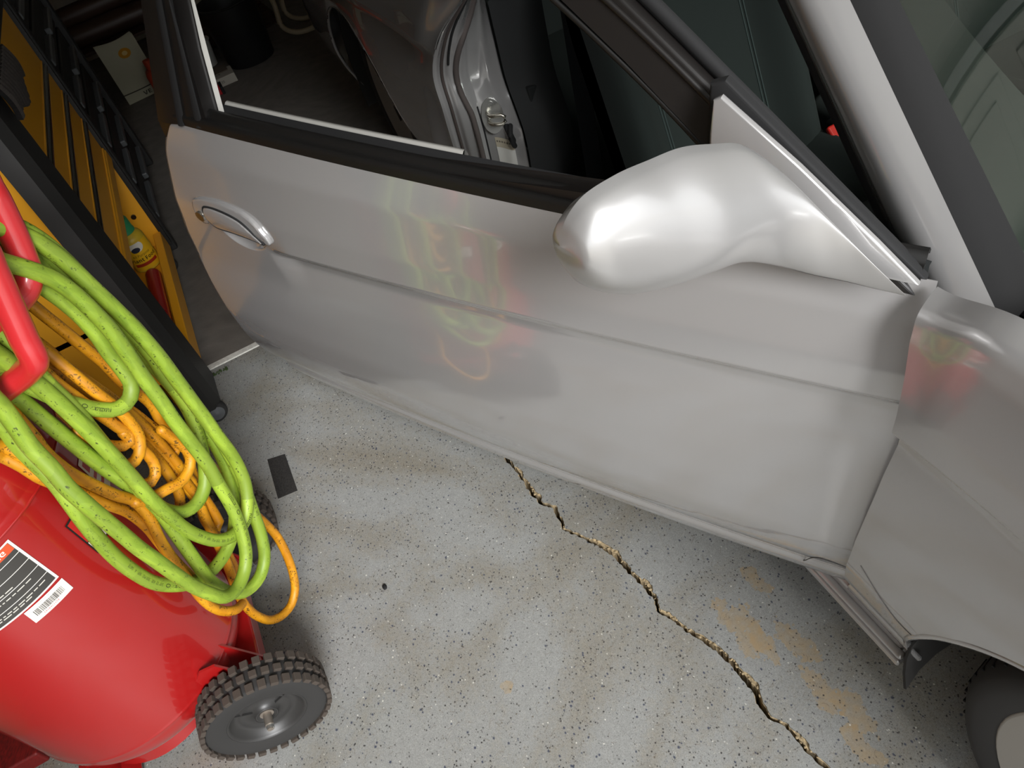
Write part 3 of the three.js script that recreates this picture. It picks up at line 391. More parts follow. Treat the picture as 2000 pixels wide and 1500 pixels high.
function seat(zc, name) {
  const sb = (u, v) => { const a = (u - 0.5) * 2, y = lerp(0.38, 1.06, v), top = Math.pow(clamp((v - 0.85) / 0.15), 2), w = 0.235 - 0.05 * sm(v, 0.72, 1) , bol = sm(Math.abs(a), 0.5, 0.8) - 1.1 * Math.pow(clamp((Math.abs(a) - 0.82) / 0.18), 2); return [-0.80 - (y - 0.42) * 0.40 + 0.055 * bol * (1 - sm(v, 0.65, 0.95)) - 0.05 * top - 0.015 * Math.cos(a * 1.5), y, zc - a * w]; };
  const s = mesh(name, shell(grid(sb, 50, 40), 0.11, [1, 0.3, 0]), M.fabric, car, 'dark fabric front seat');
  for (const a of [0.245, 0.755]) for (const k of [0, 0.014]) mesh('seam', tube(Array.from({ length: 14 }, (_, i) => { const q = sb(a + k, 0.05 + (i / 13) * 0.85); return [q[0] + 0.001, q[1], q[2]]; }), 0.0018, { rad: 6 }), M.stitch, s);
  mesh('cushion', shell(grid((u, v) => { const a = (u - 0.5) * 2, x = lerp(-0.86, -0.30, v), b = sm(Math.abs(a), 0.55, 0.8) - 1.6 * Math.pow(clamp((Math.abs(a) - 0.82) / 0.18), 2); return [x, 0.43 + 0.05 * v + 0.04 * b - 0.12 * Math.pow(clamp((v - 0.8) / 0.2), 2), zc - a * 0.25]; }, 40, 30), 0.12, [0, 1, 0]), M.fabric, s);
  mesh('headrest', move(new RoundedBoxGeometry(0.1, 0.18, 0.26, 5, 0.05).rotateZ(0.25), -1.12, 1.17, zc), M.fabric, s);
}
seat(-0.445, 'passenger_seat'); seat(-1.22, 'driver_seat');
mesh('centre_console', merge([box(-0.95, -0.1, 0.22, 0.45, -0.92, -0.76, 0.03), box(-0.3, -0.08, 0.4, 0.7, -0.95, -0.73, 0.04)]), M.cabin, car);
mesh('belt_buckle', (() => { const g = new RoundedBoxGeometry(0.03, 0.085, 0.05, 3, 0.008); g.rotateZ(0.4); g.translate(-0.765, 0.45, -0.70); return g; })(), M.blackTrim, car);
mesh('buckle_button', (() => { const g = new RoundedBoxGeometry(0.014, 0.045, 0.03, 3, 0.005); g.rotateZ(0.9); g.translate(-0.745, 0.475, -0.665); return g; })(), std({ color: RGB(0.5, 0.02, 0.015), roughness: 0.4 }), car, 'red seat belt release button');
const hair = std({ color: RGB(0.10, 0.095, 0.09), roughness: 0.9 });
mesh('hairline_crack', tube([[0.0459, 0.4563, 0.0014], [0.0641, 0.441, 0.0008], [0.089, 0.4221, 0.0001], [0.1157, 0.4042, -0.0029], [0.1375, 0.4058, -0.0026]], 0.0009, { rad: 6 }), hair, car); mesh('hairline_crack', tube([[-0.0735, 0.2715, -0.0155], [-0.0355, 0.3452, -0.0078], [-0.0109, 0.3446, -0.0248], [0.0035, 0.3338, -0.0399]], 0.0008, { rad: 6 }), hair, door);
base(car, -0.85, 0, -0.85);
// ---------------------------------------------------------------- red upright air compressor
const comp = thing('air_compressor', 'red upright air compressor tank on two black wheels', 'air compressor');
const TX = -0.65, TZ = 1.13, TR = 0.215;
M.red.map = null;
{
  const prof = [[0.0, 0.085]]; for (let i = 1; i <= 14; i++) { const a = (i / 14) * Math.PI / 2; prof.push([TR * 0.995 * Math.sin(a), 0.205 - 0.12 * Math.cos(a)]); }
  prof.push([TR * 0.995, 0.212], [TR + 0.0015, 0.217], [TR + 0.0015, 0.222], [TR, 0.227], [TR, 0.742], [TR + 0.002, 0.748], [TR + 0.002, 0.758], [TR - 0.001, 0.764]);
  for (let i = 0; i <= 14; i++) { const a = (i / 14) * Math.PI / 2; prof.push([Math.max(0.0001, (TR - 0.001) * Math.cos(a)), 0.768 + 0.12 * Math.sin(a)]); }
  const tank = mesh('tank', move(lathe(prof, 120), TX, 0, TZ), M.red, comp);
  mesh('weld_seam', (() => { const p = []; for (let i = 0; i <= 90; i++) { const a = (i / 90) * Math.PI * 2; p.push([TX + (TR + 0.001) * Math.cos(a), 0.753 + 0.0012 * nz(i * 0.9, 3), TZ + (TR + 0.001) * Math.sin(a)]); } return tube(p, 0.0034, { rad: 6, rfn: (u) => 0.85 + 0.3 * nz(u * 160, 1) }); })(), M.red, tank);
  const patch = (name, a0, a1, y0, y1, tex, label, rot = 0) => mesh(name, (() => { const am = (a0 + a1) / 2, ym = (y0 + y1) / 2; return grid((u, v) => { let a = lerp(a0, a1, u) - am, y = lerp(y0, y1, v) - ym; const x = a * TR; const xx = x * Math.cos(rot) - y * Math.sin(rot), yy = x * Math.sin(rot) + y * Math.cos(rot); const t = am + xx / TR; return [TX + (TR + 0.0012) * Math.cos(t), ym + yy, TZ + (TR + 0.0012) * Math.sin(t)]; }, 24, 8); })(), phy({ map: tex, roughness: 0.4, clearcoat: 0.4 }), tank, label);
  const dr = Math.PI / 180;
  const spec = canvasTex(1024, 512, (x, w, h) => {
    x.save(); x.translate(w, h); x.rotate(Math.PI); // the print stands upside down
    x.fillStyle = '#e6e2da'; x.fillRect(0, 0, w, h); x.fillStyle = '#3b3936'; x.fillRect(14, 14, w - 28, h - 28);
    x.fillStyle = '#d9502a'; x.fillRect(w - 300, h - 84, 284, 68); x.fillStyle = '#f3eee4'; x.font = 'bold 46px sans-serif'; x.fillText('WARNING', w - 280, h - 34);
    x.fillStyle = '#e6e2da'; for (const y of [104, 196, 290, 384]) x.fillRect(14, y, w - 28, 5);
    x.fillStyle = '#cfcac0'; for (let r = 0; r < 5; r++) for (let l = 0; l < 4; l++) { let c = 30; while (c < w - (r === 4 ? 330 : 60)) { const q = rr(12, 46); x.fillRect(c, 28 + r * 94 + l * 20, q, 8); c += q + 9; if (rnd() < 0.06) break; } }
    x.restore();
  });
  patch('specification_label', -38.5 * dr, 32 * dr, 0.636, 0.742, spec, 'grey printed specification and warning label');
  const bar = canvasTex(512, 256, (x, w, h) => { x.fillStyle = '#ece8e0'; x.fillRect(0, 0, w, h); x.fillStyle = '#2a2725'; let c = 70; while (c < 440) { const q = 2 + Math.floor(rnd() * 7); x.fillRect(c, 70, q, 110); c += q + 2 + Math.floor(rnd() * 6); } x.save(); x.translate(w, h); x.rotate(Math.PI); x.fillStyle = '#a03028'; x.font = 'bold 34px monospace'; x.fillText('2818311128', 130, 58); x.fillStyle = '#444'; x.font = '24px monospace'; x.fillText('00000-11-08', 150, 236); x.restore(); });
  patch('barcode_sticker', -38.5 * dr, -21.5 * dr, 0.604, 0.632, bar, 'white barcode sticker', 0.05);
  const warn = canvasTex(256, 256, (x) => { x.fillStyle = '#191715'; x.fillRect(0, 0, 256, 256); x.fillStyle = '#b8211a'; x.fillRect(12, 12, 232, 150); x.fillStyle = '#e8e4dc'; x.fillRect(12, 168, 232, 76); });
  patch('safety_decal', -70 * dr, -54 * dr, 0.60, 0.68, warn, 'black edged red and white safety decal');
  const warn2 = canvasTex(128, 128, (x) => { x.fillStyle = '#e6e0d6'; x.fillRect(0, 0, 128, 128); x.fillStyle = '#b8211a'; x.fillRect(10, 14, 108, 30); x.fillRect(10, 60, 108, 12); x.fillRect(10, 90, 108, 12); });
  patch('safety_decal', -98 * dr, -80 * dr, 0.62, 0.70, warn2, 'white and red safety decal');
  // brackets, axle, feet
  for (const x of [-0.478, -0.53, -0.80]) { const sh = new THREE.Shape([[1.03, 0.215], [0.985, 0.262], [0.958, 0.258], [0.905, 0.115], [0.91, 0.095], [0.96, 0.09], [1.02, 0.13]].map(([z, y]) => new THREE.Vector2(z, y))), g = new THREE.ExtrudeGeometry(sh, { depth: 0.005, bevelEnabled: false }); g.rotateY(-Math.PI / 2); g.translate(x, 0, 0); mesh('wheel_bracket', g, M.red, comp); }
  mesh('axle_housing', box(-0.80, -0.478, 0.10, 0.145, 0.915, 0.96, 0.006), M.red, comp);
  mesh('axle', move(cylX(0.0075, 0.0075, 0.56, 16), -0.668, 0.122, 0.935), M.zinc, comp);
  mesh('front_foot', merge([box(-0.64, -0.50, 0.012, 0.13, 1.28, 1.286, 0.002), box(-0.64, -0.50, 0.013, 0.019, 1.24, 1.37, 0.002)]), M.red, comp);
  for (const x of [-0.61, -0.53]) mesh('rubber_pad', move(new THREE.CylinderGeometry(0.022, 0.026, 0.014, 20), x, 0.0072, 1.30), M.rubber, comp);
  mesh('skirt', move(new THREE.CylinderGeometry(0.13, 0.14, 0.09, 40, 1, true), TX, 0.08, TZ + 0.05), M.red, comp);
  // wheels with block tread
  const dusty = std({ map: mottled(66, 58, 51, 0.45, 24), roughness: 0.95 });
  for (const x of [-0.436, -0.895]) {
    const r = 0.115, w = mesh('wheel', (() => { const g = lathe([[0.072, -0.024], [0.076, -0.028], [0.095, -0.031], [0.108, -0.029], [r, -0.024], [r + 0.001, 0], [r, 0.024], [0.108, 0.029], [0.095, 0.031], [0.076, 0.028], [0.072, 0.024]], 60); g.rotateZ(-Math.PI / 2); g.translate(x, 0.124, 0.935); return g; })(), M.tire, comp);
    const bl = []; for (let i = 0; i < 34; i++) for (const k of [0, 1, 2]) { const a = ((i + (k === 1 ? 0.5 : 0)) / 34) * Math.PI * 2, g = new RoundedBoxGeometry(k === 1 ? 0.014 : 0.017, 0.0095, 0.0145, 1, 0.0015); g.translate((k - 1) * 0.0185, r + 0.003, 0); if (k !== 1) g.rotateZ((k - 1) * -0.05); g.rotateX(a); g.translate(x, 0.124, 0.935); bl.push(g); }
    mesh('tread_blocks', merge(bl), dusty, w, 'dusty knobbly tread');
    const hub = lathe([[0, 0.012], [0.016, 0.014], [0.018, 0.02], [0.022, 0.02], [0.024, 0.008], [0.045, 0.008], [0.047, 0.013], [0.05, 0.008], [0.06, 0.011], [0.068, 0.022], [0.072, 0.027], [0.075, 0.026], [0.075, -0.02]], 60); hub.rotateZ(-Math.PI / 2); hub.translate(x, 0.124, 0.935);
    mesh('hub', hub, phy({ color: RGB(0.028, 0.027, 0.026), roughness: 0.42 }), w);
    [0.9, 2.9, 5.1].forEach((a) => { const g = new THREE.BoxGeometry(0.004, 0.038, 0.0025); g.translate(0.0105, 0.045, 0); g.rotateX(a); g.translate(x, 0.124, 0.935); mesh('hub_rib', g, M.chestBlack, w); });
    mesh('axle_nut', merge([move(cylX(0.0085, 0.0085, 0.026, 6), x + 0.028, 0.124, 0.935), move(cylX(0.013, 0.013, 0.003, 20), x + 0.0165, 0.124, 0.935), move(cylX(0.0055, 0.0055, 0.012, 14), x + 0.044, 0.124, 0.935)]), std({ color: RGB(0.30, 0.26, 0.22), metalness: 0.7, roughness: 0.5 }), w);
  }
  // bent tube handle
  mesh('handle', tube([[-0.72, 1.12, 0.98], [-0.68, 1.165, 0.84], [-0.652, 1.15, 0.755], [-0.644, 1.105, 0.757], [-0.636, 1.064, 0.765], [-0.628, 1.030, 0.7735], [-0.619, 1.004, 0.782], [-0.608, 0.991, 0.794], [-0.592, 0.988, 0.811], [-0.58, 0.985, 0.84], [-0.585, 0.95, 0.92], [-0.61, 0.86, 1.02]], 0.0172, { rad: 20, seg: 200 }), M.redTube, comp);
  mesh('handle', tube([[-0.64, 1.12, 0.96], [-0.595, 1.13, 0.84], [-0.568, 1.09, 0.785], [-0.561, 1.05, 0.792], [-0.552, 1.010, 0.8025], [-0.541, 0.968, 0.8135], [-0.534, 0.938, 0.821], [-0.54, 0.925, 0.838], [-0.56, 0.90, 0.90], [-0.59, 0.85, 1.0]], 0.0172, { rad: 20, seg: 200 }), M.redTube, comp);
  mesh('pump', merge([box(-0.78, -0.56, 0.87, 1.10, 1.05, 1.30, 0.02), move(new THREE.CylinderGeometry(0.07, 0.07, 0.14, 30), -0.72, 1.15, 1.15), box(-0.83, -0.79, 0.92, 1.2, 1.02, 1.34, 0.02)]), M.chestBlack, comp);
  mesh('regulator', merge([move(new THREE.CylinderGeometry(0.026, 0.026, 0.05, 24), -0.55, 0.90, 0.98), box(-0.6, -0.5, 0.85, 0.875, 0.96, 1.0, 0.006)]), M.chestBlack, comp);
  mesh('regulator_knob', move(new THREE.CylinderGeometry(0.018, 0.02, 0.03, 18), -0.55, 0.94, 0.98), M.redTube, comp);
}
base(comp, TX, 0, TZ);

// ---------------------------------------------------------------- hose and cord hung on the handle
const GREEN=[[[-0.638,1.073,0.778],[-0.653,1.050,0.765],[-0.662,1.016,0.755],[-0.666,0.976,0.749],[-0.668,0.933,0.746],[-0.673,0.892,0.744],[-0.676,0.850,0.738],[-0.680,0.805,0.737],[-0.679,0.750,0.739],[-0.676,0.688,0.740],[-0.676,0.622,0.741],[-0.667,0.547,0.745],[-0.657,0.474,0.756],[-0.639,0.401,0.773],[-0.619,0.341,0.789],[-0.602,0.307,0.806],[-0.580,0.294,0.829],[-0.558,0.306,0.854],[-0.543,0.342,0.869],[-0.540,0.393,0.877],[-0.536,0.436,0.872],[-0.545,0.485,0.868],[-0.556,0.536,0.864],[-0.559,0.580,0.859],[-0.561,0.625,0.858],[-0.563,0.671,0.855],[-0.567,0.721,0.852],[-0.572,0.773,0.849],[-0.573,0.821,0.845],[-0.575,0.866,0.847],[-0.576,0.906,0.847],[-0.576,0.939,0.844],[-0.578,0.971,0.842],[-0.579,1.000,0.840]],
[[-0.647,1.048,0.797],[-0.656,1.028,0.785],[-0.665,1.007,0.778],[-0.671,0.982,0.773],[-0.676,0.952,0.770],[-0.676,0.916,0.765],[-0.687,0.884,0.764],[-0.682,0.836,0.753],[-0.686,0.795,0.755],[-0.692,0.757,0.756],[-0.687,0.706,0.752],[-0.688,0.658,0.755],[-0.686,0.608,0.756],[-0.680,0.555,0.758],[-0.672,0.506,0.766],[-0.661,0.464,0.779],[-0.645,0.429,0.794],[-0.626,0.402,0.813],[-0.606,0.388,0.835],[-0.583,0.387,0.857],[-0.557,0.400,0.880],[-0.531,0.429,0.896],[-0.509,0.469,0.909],[-0.495,0.513,0.920],[-0.489,0.561,0.924],[-0.489,0.609,0.925],[-0.492,0.654,0.922],[-0.497,0.695,0.918],[-0.504,0.734,0.913],[-0.515,0.769,0.911],[-0.526,0.799,0.914],[-0.534,0.830,0.916],[-0.536,0.861,0.911],[-0.542,0.895,0.906]],
[[-0.505,0.940,0.876],[-0.506,0.919,0.878],[-0.501,0.886,0.882],[-0.495,0.851,0.887],[-0.484,0.814,0.885],[-0.473,0.781,0.885],[-0.466,0.746,0.882],[-0.465,0.707,0.881],[-0.465,0.665,0.880],[-0.468,0.625,0.881],[-0.469,0.580,0.878],[-0.473,0.534,0.877],[-0.476,0.485,0.874],[-0.483,0.437,0.867],[-0.495,0.396,0.860],[-0.517,0.374,0.845],[-0.542,0.374,0.826],[-0.560,0.392,0.809],[-0.578,0.431,0.793],[-0.594,0.484,0.781],[-0.601,0.535,0.775],[-0.607,0.589,0.768],[-0.611,0.641,0.766],[-0.613,0.690,0.764],[-0.615,0.739,0.760],[-0.619,0.787,0.758],[-0.622,0.833,0.754],[-0.624,0.877,0.751],[-0.622,0.917,0.752],[-0.621,0.955,0.756],[-0.615,0.987,0.763],[-0.605,1.012,0.772],[-0.596,1.034,0.783],[-0.586,1.053,0.791]],
[[-0.621,1.041,0.801],[-0.627,1.017,0.793],[-0.633,0.993,0.788],[-0.639,0.969,0.785],[-0.643,0.940,0.780],[-0.645,0.907,0.776],[-0.643,0.870,0.775],[-0.642,0.834,0.779],[-0.637,0.802,0.779],[-0.630,0.776,0.782],[-0.617,0.763,0.795],[-0.604,0.767,0.813],[-0.594,0.788,0.829],[-0.584,0.814,0.840],[-0.574,0.841,0.849],[-0.568,0.872,0.857],[-0.562,0.902,0.864],[-0.560,0.931,0.870],[-0.554,0.953,0.871]],
[[-0.643,1.059,0.792],[-0.661,1.032,0.779],[-0.671,0.991,0.766],[-0.675,0.936,0.759],[-0.681,0.879,0.753],[-0.681,0.820,0.747],[-0.680,0.768,0.745],[-0.682,0.728,0.751],[-0.681,0.691,0.751],[-0.677,0.652,0.754],[-0.668,0.612,0.763],[-0.656,0.576,0.775],[-0.640,0.545,0.789],[-0.623,0.525,0.805],[-0.604,0.520,0.826],[-0.589,0.532,0.845],[-0.580,0.560,0.858],[-0.575,0.594,0.862],[-0.572,0.632,0.866],[-0.566,0.671,0.867],[-0.566,0.719,0.873],[-0.564,0.769,0.876],[-0.562,0.815,0.878],[-0.563,0.857,0.881],[-0.559,0.887,0.881],[-0.555,0.913,0.883],[-0.554,0.939,0.884]],
[[-0.624,1.075,0.779],[-0.645,1.043,0.764],[-0.656,0.994,0.750],[-0.659,0.928,0.742],[-0.666,0.864,0.737],[-0.667,0.791,0.733],[-0.665,0.715,0.735],[-0.660,0.642,0.737],[-0.655,0.581,0.739],[-0.658,0.540,0.741],[-0.655,0.504,0.745],[-0.646,0.471,0.752],[-0.630,0.441,0.766],[-0.608,0.422,0.786],[-0.588,0.425,0.810],[-0.572,0.448,0.830],[-0.563,0.488,0.844],[-0.556,0.532,0.850],[-0.555,0.580,0.852],[-0.554,0.629,0.852],[-0.555,0.681,0.849],[-0.557,0.735,0.847],[-0.560,0.791,0.847],[-0.561,0.844,0.848],[-0.560,0.887,0.850],[-0.556,0.922,0.852],[-0.554,0.952,0.855],[-0.550,0.977,0.856]]];
const YELLOW=[[[-0.640,0.971,0.850],[-0.639,0.932,0.847],[-0.643,0.898,0.848],[-0.648,0.864,0.847],[-0.652,0.824,0.839],[-0.658,0.782,0.833],[-0.662,0.737,0.827],[-0.665,0.691,0.824],[-0.666,0.643,0.822],[-0.666,0.595,0.823],[-0.663,0.545,0.824],[-0.661,0.501,0.826],[-0.658,0.461,0.829],[-0.652,0.428,0.832],[-0.644,0.408,0.836],[-0.639,0.408,0.847],[-0.642,0.430,0.848],[-0.644,0.457,0.842],[-0.647,0.495,0.836],[-0.654,0.544,0.835]],
[[-0.678,0.985,0.833],[-0.685,0.954,0.831],[-0.685,0.913,0.826],[-0.690,0.874,0.822],[-0.694,0.834,0.818],[-0.698,0.790,0.813],[-0.696,0.742,0.811],[-0.703,0.707,0.806],[-0.706,0.673,0.803],[-0.702,0.634,0.809],[-0.704,0.597,0.811],[-0.702,0.553,0.809]],
[[-0.546,0.921,0.891],[-0.546,0.901,0.892],[-0.550,0.880,0.895],[-0.539,0.838,0.895],[-0.537,0.800,0.900],[-0.532,0.758,0.896],[-0.537,0.715,0.889],[-0.545,0.670,0.881],[-0.557,0.632,0.874],[-0.554,0.590,0.875],[-0.544,0.549,0.884],[-0.536,0.512,0.889],[-0.527,0.473,0.892],[-0.521,0.436,0.895],[-0.518,0.400,0.899],[-0.518,0.364,0.899],[-0.525,0.327,0.894],[-0.538,0.297,0.883],[-0.559,0.277,0.877]],
[[-0.529,0.865,0.931],[-0.537,0.846,0.931],[-0.533,0.815,0.922],[-0.525,0.776,0.917],[-0.528,0.740,0.912],[-0.537,0.701,0.906],[-0.548,0.659,0.901],[-0.559,0.616,0.894],[-0.559,0.567,0.891],[-0.559,0.523,0.896],[-0.554,0.475,0.899],[-0.549,0.424,0.899]],
[[-0.529,0.850,0.943],[-0.536,0.832,0.942],[-0.532,0.806,0.933],[-0.529,0.775,0.927],[-0.534,0.741,0.918],[-0.549,0.707,0.909],[-0.565,0.670,0.901],[-0.573,0.622,0.897]],
[[-0.689,0.650,0.787],[-0.693,0.591,0.788],[-0.685,0.519,0.789],[-0.691,0.455,0.792],[-0.685,0.378,0.790],[-0.686,0.310,0.785],[-0.690,0.253,0.785],[-0.678,0.191,0.793],[-0.663,0.140,0.807],[-0.650,0.113,0.821],[-0.632,0.102,0.840],[-0.614,0.110,0.861],[-0.600,0.134,0.879],[-0.594,0.171,0.888],[-0.592,0.213,0.890],[-0.599,0.259,0.885],[-0.605,0.300,0.874],[-0.615,0.344,0.863],[-0.624,0.389,0.854],[-0.634,0.439,0.845],[-0.645,0.491,0.833],[-0.649,0.537,0.829]],
[[-0.579,0.779,0.868],[-0.583,0.753,0.861],[-0.588,0.731,0.856],[-0.595,0.714,0.850],[-0.601,0.703,0.840],[-0.607,0.703,0.830],[-0.612,0.713,0.828],[-0.609,0.728,0.831],[-0.608,0.754,0.835],[-0.604,0.785,0.839],[-0.601,0.820,0.843],[-0.598,0.858,0.847]],
[[-0.615,0.794,0.821],[-0.616,0.759,0.816],[-0.615,0.727,0.816],[-0.613,0.704,0.818],[-0.606,0.687,0.825],[-0.596,0.677,0.835],[-0.586,0.677,0.846],[-0.576,0.687,0.858],[-0.569,0.705,0.868],[-0.565,0.731,0.873]],
[[-0.608,0.720,0.832],[-0.609,0.693,0.831],[-0.609,0.667,0.829],[-0.607,0.646,0.829],[-0.600,0.630,0.834],[-0.591,0.623,0.844],[-0.583,0.630,0.857],[-0.579,0.649,0.861],[-0.578,0.677,0.864]],
[[-0.552,0.632,0.872],[-0.561,0.619,0.862],[-0.574,0.606,0.855],[-0.588,0.595,0.833],[-0.601,0.584,0.816],[-0.617,0.587,0.798],[-0.628,0.600,0.787],[-0.631,0.619,0.785],[-0.631,0.646,0.789],[-0.628,0.676,0.793]],
[[-0.652,0.801,0.850],[-0.658,0.749,0.843],[-0.657,0.691,0.842],[-0.663,0.643,0.836],[-0.665,0.595,0.832],[-0.665,0.548,0.836],[-0.661,0.505,0.836],[-0.657,0.465,0.841],[-0.655,0.426,0.853],[-0.646,0.378,0.855],[-0.638,0.328,0.862],[-0.630,0.279,0.872]],
[[-0.665,0.861,0.848],[-0.667,0.811,0.851],[-0.672,0.756,0.846],[-0.682,0.702,0.828],[-0.685,0.642,0.820],[-0.684,0.597,0.811],[-0.682,0.580,0.815],[-0.675,0.581,0.834],[-0.670,0.600,0.842]],
[[-0.709,0.691,0.796],[-0.711,0.646,0.791],[-0.706,0.600,0.794],[-0.697,0.557,0.807],[-0.686,0.519,0.821],[-0.673,0.481,0.834]],
[[-0.652,0.648,0.838],[-0.650,0.604,0.838],[-0.644,0.562,0.841],[-0.636,0.529,0.847],[-0.628,0.509,0.858],[-0.620,0.499,0.871]]];
const facing = V(0.72, 0.1, -0.69).normalize(), saddle = [-0.68, 1.03, 0.88];
const grime = (x, w, h, n, dark) => { for (let i = 0; i < n; i++) { const cx = rnd() * w, cy = rnd() * h, s = rnd(); x.fillStyle = `rgba(${dark},${0.15 + 0.5 * rnd()})`; for (let k = 0; k < 5; k++) { x.beginPath(); x.ellipse(cx + rr(-14, 14), cy + rr(-7, 7), rr(0.6, 2 + 5 * s * s), rr(0.5, 1.5 + 2.5 * s * s), rnd() * 3, 0, 7); x.fill(); } } };
const hoseTex = canvasTex(2048, 256, (x, w, h) => {
  x.fillStyle = '#7b912e'; x.fillRect(0, 0, w, h);
  for (let i = 0; i < 260; i++) { x.fillStyle = `rgba(${rnd() < 0.5 ? '96,120,20' : '190,222,70'},0.10)`; x.beginPath(); x.ellipse(rnd() * w, rnd() * h, rr(20, 120), rr(10, 50), 0, 0, 7); x.fill(); }
  grime(x, w, h, 330, '34,38,14');
  x.fillStyle = '#23290f'; x.save(); x.translate(0, h / 2); x.scale(1, 1.9);
  x.font = 'bold 13px sans-serif'; x.fillText('FLEXZILLA', 60, 5);
  x.beginPath(); x.ellipse(160, 0.5, 10, 5, 0, 0, 7); x.lineWidth = 2; x.strokeStyle = '#23290f'; x.stroke();
  x.font = '12px sans-serif'; x.fillText('3/8" ID  AIR   300 PSI   WP   A   0418', 185, 5); x.restore();
}, true);
hoseTex.repeat.set(1 / 0.92, 1);
const cordTex = canvasTex(1024, 128, (x, w, h) => { x.fillStyle = '#c5830c'; x.fillRect(0, 0, w, h); for (let i = 0; i < 120; i++) { x.fillStyle = `rgba(${rnd() < 0.6 ? '150,96,10' : '246,186,40'},0.14)`; x.beginPath(); x.ellipse(rnd() * w, rnd() * h, rr(20, 90), rr(6, 30), 0, 0, 7); x.fill(); } grime(x, w, h, 220, '60,40,8'); }, true);
cordTex.repeat.set(1 / 0.5, 1);
M.hose = phy({ map: hoseTex, roughness: 0.5 }); M.cord = phy({ map: cordTex, roughness: 0.5 });
{
  const off = (g, k) => { const U = g.attributes.uv; for (let i = 0; i < U.count; i++) U.setX(i, U.getX(i) + k); return g; };
  const ends = (p) => { const q = p.map((a) => [...a]), a = q[0], b = q[q.length - 1], near = (c) => c[1] > 0.79 && c[2] > 0.73; const mid = (c) => [lerp(c[0], saddle[0], 0.5), Math.max(c[1], 0.9) + 0.03, lerp(c[2], saddle[2], 0.5)]; if (near(a)) q.unshift(saddle.map((v, i) => v + [0, 0.02, 0][i]), mid(a)); if (near(b)) q.push(mid(b), saddle); return q; };
  const hose = mesh('air_hose', merge(GREEN.map((p, i) => off(tube(ends(i === 2 ? [...p].reverse() : p), 0.0115, { rad: 16, ref: facing }), [0.25, -0.02, 0.25, 0.5, 0.43, 0.12][i]))), M.hose, scene);
  tag(hose, 'lime green rubber air hose coiled over the compressor handle', 'air hose');
  const cord = mesh('extension_cord', merge(YELLOW.map((p, i) => off(tube(ends(p), 0.009, { rad: 12, ref: facing }), i * 0.137))), M.cord, scene);
  tag(cord, 'dirty yellow extension cord bunched under the green hose', 'extension cord');
}
